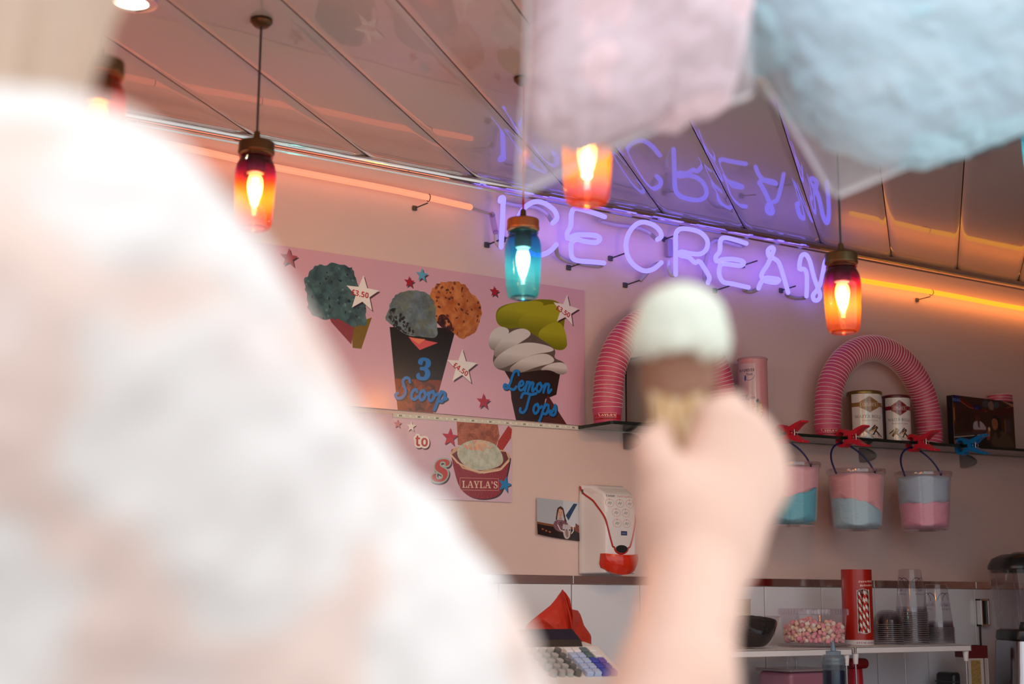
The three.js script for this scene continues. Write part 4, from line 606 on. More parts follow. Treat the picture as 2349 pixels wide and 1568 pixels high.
  part('window', moved(extrude(win, 0.004, 0.0006), 0, 0, front(0, 0.062) + 0.0005), M.black, o, null, 'dark refill window');
  const bw = 0.050, bN = 28, bM = 12, bp = [], bi = []; for (const back of [0, 1]) for (let j = 0; j <= bM; j++) for (let i = 0; i <= bN; i++) { const q = i / bN * 2 - 1, t = j / bM, top = 0.0475 - 0.003 * (1 - q * q), low = 0.022 - 0.026 * Math.sqrt(Math.max(0, 1 - q * q)), x = q * bw * (1 + 0.06 * (1 - t)); bp.push(x, lerp(low, top, t), back ? 0 : 0.040 * (1 - 0.45 * q * q) - 0.010 * (1 - t) * (1 - t) + 0.004 * Math.sin(Math.PI * t)); }
  const bn = (bM + 1) * (bN + 1); for (let j = 0; j < bM; j++) for (let i = 0; i < bN; i++) { const p = j * (bN + 1) + i; bi.push(p, p + 1, p + bN + 1, p + 1, p + bN + 2, p + bN + 1, bn + p, bn + p + bN + 1, bn + p + 1, bn + p + 1, bn + p + bN + 1, bn + p + bN + 2); }
  const loop = []; for (let i = 0; i <= bN; i++) loop.push(i); for (let j = 1; j <= bM; j++) loop.push(j * (bN + 1) + bN); for (let i = bN - 1; i >= 0; i--) loop.push(bM * (bN + 1) + i); for (let j = bM - 1; j >= 1; j--) loop.push(j * (bN + 1)); loop.forEach((r, i) => { const n = loop[(i + 1) % loop.length]; bi.push(r, r + bn, n, n, r + bn, n + bn); });
  const b0g = new THREE.BufferGeometry(); b0g.setAttribute('position', new THREE.Float32BufferAttribute(bp, 3)); b0g.setAttribute('uv', new THREE.Float32BufferAttribute(new Float32Array(bp.length / 3 * 2), 2)); b0g.setIndex(bi); const bg = toCreasedNormals(b0g, 0.6);
  part('push_bar', moved(bg, -0.002, 0.0015, depth(0.03) - 0.016), mat([0.62, 0.025, 0.006], 0.25), o, null, 'glossy red push bar');
  part('key_slot', moved(box(0.004, 0.012, 0.002, 0.0008), -w / 2 + 0.004, 0.205, 0.012), M.darkgrey, o);
}

// ------------------------------------------------------------------ till, red bag and small clutter on the worktop
{
  const a = at(1262, 1478, 0.5), p = at(1335, 1500, 0.5), o = thing('cash_register', 'cream cash register with grey and blue keys, under the hand', 'cash register', [p.x + 0.005, COUNTER, 0.45]); o.rotation.y = -0.06;
  const side = [[-0.17, 0], [0.15, 0], [0.15, 0.075], [0.13, 0.10], [-0.06, 0.196], [-0.11, 0.204], [-0.17, 0.2]];
  part('case', extrude(side, 0.30, 0.006).rotateY(-Math.PI / 2).translate(-0.04, 0, 0), mat([0.74, 0.70, 0.66], 0.45), o);
  part('cash_drawer', moved(box(0.31, 0.07, 0.34, 0.006), -0.04, 0.036, -0.005), mat([0.62, 0.59, 0.56], 0.5), o);
  const sl = Math.atan2(0.096, 0.19), key = (u, v, w, d, m, round) => { v += 0.082; u += 0.055; const z = 0.13 - v * Math.cos(sl), y = 0.10 + v * Math.sin(sl); const g = round ? new THREE.CylinderGeometry(w / 2, w / 2 * 1.1, 0.012, 20) : box(w, 0.011, d, 0.0022); g.rotateX(sl); part('key', g, m, o, [u, y + 0.006, z - 0.001]); };
  const kg = mat([0.14, 0.14, 0.13], 0.4), kl = mat([0.42, 0.42, 0.40], 0.4), kb = mat([0.42, 0.52, 0.74], 0.4), kd = mat([0.05, 0.07, 0.4], 0.4), kt = mat([0.1, 0.16, 0.17], 0.4), kw = mat([0.75, 0.74, 0.74], 0.4), kv = mat([0.16, 0.1, 0.4], 0.4);
  for (let r = 0; r < 5; r++) { for (let c = 0; c < 4; c++) key(-0.125 + c * 0.0195, 0.008 + r * 0.0225, 0.0155, 0.0155, c > 2 ? kg : kl, true); for (let c = 0; c < 2; c++) key(-0.040 + c * 0.0195, 0.008 + r * 0.0225, 0.0172, 0.0180, r === 4 ? kw : kb); key(-0.001, 0.008 + r * 0.0225, 0.0172, 0.0180, r < 3 ? kd : kt); key(0.0185, 0.008 + r * 0.0225, 0.0172, 0.0180, r < 3 ? kv : kw); }
  const top = extrude([[-0.13, 0.198], [-0.058, 0.194], [-0.066, 0.210], [-0.10, 0.232], [-0.135, 0.226]], 0.25, 0.003).rotateY(-Math.PI / 2);
  part('printer_cover', top.translate(-0.055, 0, 0), mat([0.015, 0.013, 0.014], 0.35), o, null, 'black printer cover');
}
{ // folded red bag behind the till
  const q = (px, py, z) => at(px, py, z), pts = [[1205, 1440, 0.20], [1232, 1412, 0.22], [1262, 1388, 0.21], [1284, 1362, 0.19], [1290, 1352, 0.18], [1300, 1362, 0.20], [1307, 1395, 0.22], [1326, 1400, 0.17], [1336, 1428, 0.17], [1348, 1446, 0.16], [1354, 1462, 0.15], [1352, 1520, 0.17], [1310, 1530, 0.24], [1240, 1530, 0.25], [1195, 1520, 0.23]];
  const o = thing('red_bag', 'crumpled red paper bag standing behind the cash register', 'bag', [q(1285, 1530, 0.2).x, COUNTER, 0.2]);
  const c = V(0, 0, 0), vs = pts.map((a) => q(...a).sub(o.position)); vs.slice(-4).forEach((v) => { v.y = 0.003; }); vs.forEach((v) => c.add(v)); c.divideScalar(vs.length);
  const P = [], N = 10, idx = []; const R = vs.length * 6, cc = new THREE.CatmullRomCurve3(vs, true, 'catmullrom', 0.12), out = cc.getPoints(R).slice(0, R);
  for (const s of [1, -1]) { const b = P.length / 3; for (let j = 0; j <= N; j++) for (let i = 0; i < R; i++) { const v = c.clone().lerp(out[i], j / N), e = j / N, k = 1 - e * e; v.z += s * 0.035 * Math.sqrt(k) + 0.012 * k * (Math.abs(fbm(v.x * 14 + 3, v.y * 14, 1.5 + s, 3)) * 2 - 0.6); P.push(v.x, Math.max(0.002, v.y), v.z); }
    for (let j = 0; j < N; j++) for (let i = 0; i < R; i++) { const a = b + j * R + i, d = b + j * R + (i + 1) % R; if (s > 0) idx.push(a, a + R, d, d, a + R, d + R); else idx.push(a, d, a + R, d, d + R, a + R); } }
  const g = new THREE.BufferGeometry(); g.setAttribute('position', new THREE.Float32BufferAttribute(P, 3)); g.setIndex(idx); g.setAttribute('uv', new THREE.Float32BufferAttribute(new Float32Array(P.length / 3 * 2), 2)); const f = g.toNonIndexed(); f.computeVertexNormals();
  part('bag_body', f, mat([0.52, 0.03, 0.01], 0.55), o);
  const fold = [[1290, 1353, 0.195], [1300, 1385, 0.225], [1309, 1420, 0.235], [1315, 1462, 0.235]].map((a) => q(...a).sub(o.position));
  part('crease', tube(fold, 0.0022, 30, 6), mat([0.42, 0.018, 0.008], 0.6), o, null, 'folded edge');
}

// ------------------------------------------------------------------ two white stacking racks
const rackTop = (i) => at(i ? 2100 : 1840, i ? 1480 : 1488, 0.3).y;
function rack(i, xa, xb, label) {
  const y = rackTop(i), w = xb - xa, z0 = 0.06, z1 = 0.30, o = thing('storage_rack', label, 'rack', [(xa + xb) / 2, COUNTER, (z0 + z1) / 2], 'white stacking racks'), t = y - COUNTER, d = z1 - z0;
  part('tray', merge([moved(box(w, 0.005, d, 0.002), 0, t - 0.0025, 0), moved(box(w, 0.017, 0.006, 0.002), 0, t - 0.0085, d / 2 - 0.003), moved(box(w, 0.017, 0.006, 0.002), 0, t - 0.0085, -d / 2 + 0.003), moved(box(0.006, 0.017, d, 0.002), w / 2 - 0.003, t - 0.0085, 0), moved(box(0.006, 0.017, d, 0.002), -w / 2 + 0.003, t - 0.0085, 0)]), M.white, o);
  const sock = lathe([[0.0001, 0], [0.0085, 0], [0.006, -0.028], [0.0001, -0.028]].reverse(), 20), legG = new THREE.CylinderGeometry(0.0022, 0.0022, t - 0.04, 10), foot = lathe([[0.0001, 0], [0.006, 0], [0.0045, 0.012], [0.0001, 0.012]], 16);
  for (const [sx, sz] of [[-1, 1], [1, 1], [-1, -1], [1, -1]]) { const x = sx * (w / 2 - 0.012), z = sz * (d / 2 - 0.012); const l = part('leg', legG, M.steel, o, [x, (t - 0.04) / 2 + 0.006, z]); part('socket', sock, M.white, l, [0, t - 0.016 - ((t - 0.04) / 2 + 0.006), 0]); part('foot', foot, M.white, l, [0, -((t - 0.04) / 2 + 0.006) + 0.0005, 0]); }
  return o;
}
const r0b = at(1956, 1487, 0.3).x, r1a = at(1962, 1484, 0.3).x, r1b = at(2229, 1477, 0.3).x;
rack(0, r0b - 0.46, r0b, 'white plastic rack holding the marshmallow tub and crumb bowl');
rack(1, r1a, r1b, 'white plastic rack holding the straw carton and clear cups');
const onRack = (i, px, py, z) => { const p = at(px, py, z); return [p.x, rackTop(i) + 0.0006, z]; };
{ // clear tub of marshmallows
  const p = onRack(0, 1868, 1478, 0.185), rb = 0.078, rt = 0.088, ht = 0.098, o = thing('marshmallow_tub', 'clear round tub of pink and white marshmallows, standing on its lid', 'tub', p), pl = clear([0.93, 0.89, 0.92], { roughness: 0.07 });
  part('tub', lathe([[0.0001, 0.008], [rb - 0.003, 0.008], [rb, 0.010], [rt - 0.002, ht - 0.018], [rt, ht - 0.017], [rt + 0.002, ht - 0.016], [rt + 0.002, ht - 0.002], [rt, ht]], 72), pl, o);
  const ribs = []; for (let k = 0; k < 60; k++) { const a = k / 60 * 2 * Math.PI; ribs.push(moved(box(0.001, 0.014, 0.003, 0.0003).rotateY(-a), (rt + 0.0028) * Math.cos(a), ht - 0.009, (rt + 0.0028) * Math.sin(a))); }
  part('rim_ribs', merge(ribs), pl, o);
  part('tub_lid', lathe([[0.0001, 0.0035], [0.092, 0.0035], [0.0935, 0.006], [0.0955, 0.0065], [0.097, 0.004], [0.0955, 0.0005], [0.0001, 0.0003]].reverse(), 64), clear([0.86, 0.83, 0.86], { roughness: 0.15 }), o);
  const mg = lathe([[0.0001, -0.0062], [0.0038, -0.0062], [0.0053, -0.0050], [0.0058, 0], [0.0053, 0.0050], [0.0038, 0.0062], [0.0001, 0.0062]], 14), cols = [mat([0.84, 0.80, 0.70], 0.8), mat([0.82, 0.42, 0.44], 0.8), mat([0.84, 0.62, 0.46], 0.8), mat([0.80, 0.34, 0.42], 0.8)];
  const kinds = ['white', 'pink', 'peach', 'rose pink'], spots = []; let tries = 0;
  const toCam = V(camera.position.x - p[0], 0, camera.position.z - p[2]).normalize(), top = (x, z) => 0.052 + 0.012 * (1 - (x * x + z * z) / (rb * rb)) + 0.012 * noise(x * 40 + 5, 1, z * 40);
  while (spots.length < 290 && tries++ < 90000) { // the marshmallows that show: the near flank and the top of the heap
    const y = 0.0145 + rnd() * 0.066, a = rnd() * 6.283, R = rb + (rt - rb) * y / ht - 0.0075, flank = rnd() < 0.62, r = flank ? R * (1 - 0.13 * rnd()) : R * Math.sqrt(rnd()), x = r * Math.cos(a), z = r * Math.sin(a), t = top(x, z);
    if (y > t || (flank ? x * toCam.x + z * toCam.z < -0.02 : y < t - 0.016)) continue;
    if (spots.every((s) => (s[0] - x) ** 2 + (s[1] - y) ** 2 + (s[2] - z) ** 2 > 0.0098 ** 2)) spots.push([x, y, z]);
  }
  const proto = [];
  spots.forEach(([x, y, z], i) => {
    const k = Math.floor(rnd() * 4), lab = `small ${kinds[k]} marshmallow heaped in the clear tub`, grp = `${kinds[k]} marshmallows in the tub`;
    let m; if (!proto[k]) { m = proto[k] = new THREE.Mesh(mg, cols[k]); m.name = 'marshmallow'; m.castShadow = m.receiveShadow = true; tag(m, lab, 'marshmallow', grp); scene.add(m); } else m = copyOf(proto[k]);
    m.position.set(p[0] + x, p[1] + y, p[2] + z); m.rotation.set(rnd() * 3, rnd() * 3, rnd() * 3); const s = lerp(0.92, 1.12, rnd()); m.scale.set(s, s, s);
  });
}
{ // bowl of dark crumbs
  const p = onRack(0, 1722, 1486, 0.2), o = thing('crumb_bowl', 'clear bowl of black biscuit crumbs beside the forearm', 'bowl', p);
  part('bowl', lathe(curved([[0.0001, 0.001], [0.03, 0.0], [0.042, 0.006], [0.056, 0.022], [0.066, 0.045], [0.071, 0.068], [0.0725, 0.075], [0.0765, 0.0775], [0.0755, 0.080]]), 64), clear([0.9, 0.87, 0.88], { roughness: 0.04 }), o);
  const g = lathe(curved([[0.0001, 0.004], [0.029, 0.0035], [0.040, 0.009], [0.0535, 0.0245], [0.0635, 0.047], [0.0675, 0.064], [0.060, 0.071], [0.035, 0.077], [0.0001, 0.080]], 6), 90), q = g.attributes.position; for (let i = 0; i < q.count; i++) { const x = q.getX(i), y = q.getY(i), z = q.getZ(i); if (y > 0.066) q.setY(i, y + 0.004 * fbm(x * 90, y * 90, z * 90, 3)); } g.computeVertexNormals();
  const c = part('crumbs', g, mat([0.014, 0.011, 0.010], 0.85, { bumpMap: grainRep(3), bumpScale: 0.003 }), o); c.userData.kind = 'stuff';
  const b = thing('beaker', 'tall clear plastic beaker behind the crumb bowl', 'beaker', onRack(0, 1697, 1480, 0.10));
  part('beaker_wall', lathe([[0.0001, 0.001], [0.026, 0.0], [0.028, 0.002], [0.031, 0.118], [0.0325, 0.120], [0.0322, 0.122]], 40), clear([0.88, 0.80, 0.68], { roughness: 0.12 }), b);
}
{ // red carton of paper straws with a window
  const p = onRack(1, 1970, 1478, 0.2), w = 0.082, d = 0.07, h = 0.198, o = thing('straw_carton', 'red carton of striped paper straws with a long window', 'carton', p); o.rotation.y = facing(o.position) + 0.12;
  const R0 = 0.0405, sx = 0.013, sw = 0.0175, y0 = 0.03, y1 = 0.146, inSlot = (q, y, g = 0) => { const r = sw - g, yy = y < y0 + sw * 0.5 ? (y0 + sw * 0.5 - y) * 2 : y > y1 - sw * 0.5 ? (y - y1 + sw * 0.5) * 2 : 0; return Math.hypot(q - sx, yy) < r; };
  const redTex = canvasTex(1024, 1024, (x, W2, H2) => { x.fillStyle = '#a01606'; x.fillRect(0, 0, W2, H2); x.fillStyle = '#cfc7c8'; x.fillRect(0, 956, W2, 68); x.fillStyle = '#f0d8cc'; x.save(); x.translate(512, 180); x.rotate(-0.06); x.font = 'italic bold 34px serif'; x.fillText('Extra Bright', 0, 0); x.fillText('Refreshment', 10, 54); x.restore(); x.fillStyle = '#7a2030'; x.font = 'bold 38px serif'; x.fillText('STEM AND PIN', 470, 1006); });
  { // the carton is an oval tube; its wall is left open at the window
    const NA = 150, NY = 110, P = [], U = [], I = []; const pos = (i, j, r) => { const a = (i / NA - 0.5) * 2 * Math.PI; return V(r * Math.sin(a), h * j / NY, r * 0.9 * Math.cos(a)); };
    for (let j = 0; j <= NY; j++) for (let i = 0; i <= NA; i++) { const v = pos(i, j, R0); P.push(v.x, v.y, v.z); U.push(i / NA, j / NY); }
    for (let j = 0; j < NY; j++) for (let i = 0; i < NA; i++) { const a = ((i + 0.5) / NA - 0.5) * 2 * Math.PI; if (inSlot(a * R0, h * (j + 0.5) / NY)) continue; const p = j * (NA + 1) + i; I.push(p, p + 1, p + NA + 1, p + 1, p + NA + 2, p + NA + 1); }
    const g = new THREE.BufferGeometry(); g.setAttribute('position', new THREE.Float32BufferAttribute(P, 3)); g.setAttribute('uv', new THREE.Float32BufferAttribute(U, 2)); g.setIndex(I); g.computeVertexNormals();
    part('carton_wall', g, mat(0xffffff, 0.3, { map: redTex, side: THREE.DoubleSide }), o);
    const out = []; for (let i = 0; i < 48; i++) { const t = i / 48 * 2 * Math.PI, q = sx + sw * Math.cos(t), y = (y0 + y1) / 2 + (Math.sin(t) > 0 ? 1 : -1) * ((y1 - y0) / 2 - sw * 0.5) + sw * 0.5 * Math.sin(t), a = q / R0; out.push(V((R0 + 0.0002) * Math.sin(a), y, (R0 + 0.0002) * 0.9 * Math.cos(a))); }
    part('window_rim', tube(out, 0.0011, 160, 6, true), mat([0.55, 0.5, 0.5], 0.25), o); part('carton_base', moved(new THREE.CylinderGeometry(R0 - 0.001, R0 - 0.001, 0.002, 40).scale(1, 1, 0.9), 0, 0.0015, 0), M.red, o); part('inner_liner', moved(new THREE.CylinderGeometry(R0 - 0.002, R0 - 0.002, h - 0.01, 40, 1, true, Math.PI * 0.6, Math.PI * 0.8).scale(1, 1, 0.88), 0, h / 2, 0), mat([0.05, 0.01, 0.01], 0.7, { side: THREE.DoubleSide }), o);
  }
  const st = canvasTex(64, 256, (x) => { x.fillStyle = '#e4dcd6'; x.fillRect(0, 0, 64, 256); x.fillStyle = '#b41c14'; for (let k = -2; k < 8; k++) poly(x, [[0, k * 42.7], [64, k * 42.7 + 42.7], [64, k * 42.7 + 64], [0, k * 42.7 + 21]], '#b41c14'); }); st.repeat.set(1, 1.2);
  const sg = lathe([[0.0034, 0], [0.0034, 0.15]], 14), sm = mat(0xffffff, 0.6, { map: st, side: THREE.DoubleSide }); let first = null; const R = new THREE.Matrix4().makeRotationY(o.rotation.y);
  [[0.004, 0.026, -0.03], [0.013, 0.026, 0.045], [0.022, 0.023, -0.05], [-0.004, 0.022, 0.06], [0.009, 0.018, -0.06], [0.018, 0.016, 0.02], [0.0, 0.012, 0.03], [0.026, 0.012, -0.02], [0.011, 0.008, 0.0]].forEach(([lx, lz, t], i) => { const q = V(lx - t * 0.07, 0.004, lz).applyMatrix4(R).add(o.position), lab = 'red and white spiral paper straw inside the red carton';
    let s; if (!first) { s = first = new THREE.Mesh(sg, sm); s.name = 'paper_straw'; s.castShadow = s.receiveShadow = true; tag(s, lab, 'straw', 'paper straws in the carton'); scene.add(s); } else s = copyOf(first); s.position.copy(q); s.quaternion.setFromAxisAngle(V(0, 1, 0), o.rotation.y).multiply(new THREE.Quaternion().setFromAxisAngle(V(0, 0, 1), -t)).multiply(new THREE.Quaternion().setFromAxisAngle(V(0, 1, 0), i)); });
}
{ // stacks of clear cups, mouths down, and of domed lids
  const txt = canvasTex(1024, 512, (x) => { x.fillStyle = '#f0eef0'; x.fillRect(0, 0, 1024, 512); x.strokeStyle = '#5a3a74'; x.lineWidth = 6; x.textAlign = 'center'; for (let k = 0; k < 4; k++) { const cx = 128 + k * 256; x.beginPath(); x.arc(cx, 262, 84, Math.PI * 1.05, Math.PI * 1.95); x.stroke(); x.save(); x.translate(cx, 276); x.rotate(Math.PI); x.fillStyle = '#a8a0b4'; x.font = '50px sans-serif'; x.fillText('enjoy', 0, 0); x.font = '30px sans-serif'; x.fillText('yours', 0, -44); x.restore(); } });
  const cupM = clear([1, 1, 1], { map: txt, roughness: 0.05 }), plain = clear([0.82, 0.80, 0.82], { roughness: 0.04 }), lip = mat([0.62, 0.60, 0.62], 0.05, { transmission: 0.7 }), lipG = moved(new THREE.TorusGeometry(0.0446, 0.0008, 8, 56).rotateX(Math.PI / 2), 0, 0.0022, 0), wallTop = lathe([[0.0435, 0.0], [0.0445, 0.001], [0.0447, 0.0035], [0.0425, 0.0045], [0.030, 0.118], [0.0275, 0.120], [0.0001, 0.119]], 44), rimG = lathe([[0.0435, 0.0], [0.0447, 0.001], [0.0449, 0.0035], [0.0428, 0.0046], [0.0405, 0.024]], 44);
  const stack = (px, pyT, z, n, s, label, top, group) => { const p = onRack(1, px, 1474, z); let first = null; const yT = at(px, pyT, z).y - p[1] - 0.12 * s, dy = yT / (n - 1);
    for (let i = 0; i < n; i++) { if (i === n - 1) { const t = thing('plastic_cup', top, 'plastic cup', [p[0], p[1] + dy * i, p[2]]); part('cup_wall', wallTop, cupM, t); part('lip', lipG, lip, t); t.scale.set(s, s, s); t.rotation.y = 0.5; continue; } if (!first) { first = thing('plastic_cup', label, 'plastic cup', p, group); part('cup_wall', rimG, plain, first); part('lip', lipG, lip, first); first.scale.set(s, s, s); } else { const c = copyOf(first); c.position.y = p[1] + dy * i; } } };
  stack(2094, 1305, 0.2, 15, 1.0, 'clear cup nested mouth down in the taller cup stack', 'topmost clear printed cup of the taller stack', 'clear cups of the taller stack');
  stack(2153, 1340, 0.2, 12, 1.0, 'clear cup nested mouth down in the shorter cup stack', 'topmost clear printed cup of the shorter stack', 'clear cups of the shorter stack');
  const p = onRack(1, 2038, 1477, 0.21), dome = lathe([[0.0415, 0.0], [0.0420, 0.002], [0.0395, 0.003], [0.0385, 0.012], [0.034, 0.026], [0.024, 0.036], [0.012, 0.0395]], 40); let f = null; for (let i = 0; i < 11; i++) { if (!f) { f = thing('dome_lid', 'clear domed lid nested in the low stack beside the straw carton', 'lid', p, 'clear domed lids'); part('dome', dome, plain, f); part('lip', moved(new THREE.TorusGeometry(0.0414, 0.0008, 8, 56).rotateX(Math.PI / 2), 0, 0.0012, 0), lip, f); } else { const c = copyOf(f); c.position.y += i * 0.0052; } }
}
{ // blender
  const p = at(2345, 1568, 0.25), o = thing('blender', 'jug blender with black lid and steel base at the right edge', 'blender', [p.x + 0.065, COUNTER, 0.235]), yb = at(2260, 1468, 0.25).y - COUNTER, y1 = at(2260, 1445, 0.25).y - COUNTER, y2 = at(2250, 1303, 0.25).y - COUNTER, yt = at(2320, 1264, 0.25).y - COUNTER; o.rotation.y = -0.5;
  const sq = (r, y, k = 0.22) => { const a = []; for (let i = 0; i < 40; i++) { const t = i / 40 * 2 * Math.PI, c = Math.cos(t), s = Math.sin(t), f = Math.pow(Math.pow(Math.abs(c), 5) + Math.pow(Math.abs(s), 5), -1 / 5); a.push(V(r * c * f, y, r * s * f)); } return a; };
  const loft = (rings, capA, capB) => { const P = [], I = [], n = 40; for (const [r, y] of rings) for (const v of sq(r, y)) P.push(v.x, v.y, v.z); for (let j = 0; j + 1 < rings.length; j++) for (let i = 0; i < n; i++) { const a = j * n + i, b = j * n + (i + 1) % n; I.push(a, a + n, b, b, a + n, b + n); } const cap1 = (j, up) => { const c = P.length / 3; P.push(0, rings[j][1], 0); for (let i = 0; i < n; i++) { const a = j * n + i, b = j * n + (i + 1) % n; up ? I.push(c, b, a) : I.push(c, a, b); } }; if (capA) cap1(0, false); if (capB) cap1(rings.length - 1, true); const g = new THREE.BufferGeometry(); g.setAttribute('position', new THREE.Float32BufferAttribute(P, 3)); g.setIndex(I); g.setAttribute('uv', new THREE.Float32BufferAttribute(new Float32Array(P.length / 3 * 2), 2)); const f = toCreasedNormals(g, 0.7); return f; };
  part('base', loft([[0.088, 0], [0.092, 0.006], [0.086, yb * 0.5], [0.082, yb - 0.004], [0.078, yb]], true, true), mat([0.42, 0.42, 0.46], 0.22, { metalness: 1 }), o, null, 'brushed steel base');
  part('collar', loft([[0.080, yb], [0.081, yb + 0.003], [0.079, y1 - 0.003], [0.074, y1]], true, true), M.black, o);
  part('jug', loft([[0.070, y1], [0.0765, y1 + 0.008], [0.084, lerp(y1, y2, 0.5)], [0.0905, y2]], false, false), clear([0.80, 0.78, 0.80], { roughness: 0.05 }), o);
  const ribs = []; for (const a of [0.3, 1.2, 2.4, 3.6, 4.7, 5.6]) ribs.push(rod(V(0.072 * Math.cos(a), y1 + 0.01, 0.072 * Math.sin(a)), V(0.0865 * Math.cos(a), y2 - 0.006, 0.0865 * Math.sin(a)), 0.0018));
  part('jug_rib', merge(ribs), clear([0.85, 0.83, 0.85], { roughness: 0.1 }), o);
  const lid = part('lid', loft([[0.084, y2 - 0.010], [0.086, y2 - 0.001], [0.0925, y2 + 0.001], [0.0925, y2 + 0.010], [0.082, lerp(y2, yt, 0.62)], [0.058, lerp(y2, yt, 0.86)], [0.05, lerp(y2, yt, 0.88)]], true, true), M.black, o);
  part('lid_plug', lathe([[0.0001, yt], [0.03, yt], [0.037, yt - 0.002], [0.040, yt - 0.006], [0.040, yt - 0.014], [0.0001, yt - 0.014]].reverse(), 40), M.steel, lid);
  part('blade_hub', moved(new THREE.CylinderGeometry(0.024, 0.03, 0.022, 24), 0, y1 + 0.011, 0), M.black, o);
  part('switch_knob', moved(new THREE.CylinderGeometry(0.012, 0.012, 0.01, 24).rotateX(Math.PI / 2), 0.03, yb * 0.62, 0.088), M.black, o);
}
{ // socket plate and cable
  const p = at(2249, 1404, 0.01), o = thing('wall_socket', 'chrome wall socket with black insert beside the blender jug', 'socket', [p.x - 0.002, p.y, 0.0095]), h = 0.082;
  part('plate', merge([moved(box(0.006, h, 0.022, 0.001), -0.016, 0, 0.011), moved(box(0.006, h, 0.022, 0.001), 0.016, 0, 0.011), moved(box(0.038, 0.006, 0.022, 0.001), 0, h / 2 - 0.003, 0.011), moved(box(0.038, 0.006, 0.022, 0.001), 0, -h / 2 + 0.003, 0.011)]), M.chrome, o);
  part('insert', moved(box(0.027, h - 0.01, 0.016, 0.002), 0, 0, 0.009), M.black, o);
  part('cable', tube([V(-0.012, -h / 2, 0.008), V(-0.010, -h / 2 - 0.06, 0.006), V(-0.006, -h / 2 - 0.16, 0.008)], 0.003, 30, 8), M.black, o);
}
{ // squeezy bottle of blue sauce
  const z = 0.42, p = at(1913, 1545, z), y = (py) => at(1913, py, z).y - COUNTER, o = thing('sauce_bottle', 'squeezy bottle of dark blue sauce with a clear nozzle', 'bottle', [p.x, COUNTER, z]), r = 0.0275;
  const b = y(1510), pl = clear([0.62, 0.74, 0.80], { roughness: 0.18 });
  part('bottle', lathe([[0.0001, 0.001], [r - 0.002, 0.0], [r, 0.003], [r, b - 0.012], [r - 0.001, b]], 40), pl, o);
  part('sauce', lathe([[0.0001, 0.002], [r - 0.003, 0.002], [r - 0.0012, 0.005], [r - 0.0012, y(1537)], [0.0001, y(1537)]], 36), mat([0.004, 0.016, 0.05], 0.25), o, null, 'dark blue sauce');
  const cp = part('cap', lathe([[r + 0.0005, b - 0.014], [r + 0.001, b - 0.010], [r, b - 0.008], [r + 0.001, b - 0.004], [r + 0.0005, b], [r - 0.003, y(1501)], [0.018, y(1500)], [0.018, y(1492)], [0.0075, y(1491)]], 40), clear([0.5, 0.62, 0.70], { roughness: 0.25, transmission: 0.8 }), o);
  part('nozzle', lathe([[0.0075, y(1494)], [0.006, y(1488)], [0.0035, y(1474)], [0.0024, y(1468)], [0.0001, y(1467.5)]], 24), mat([0.22, 0.36, 0.50], 0.3, { transmission: 0.4 }), cp);
}
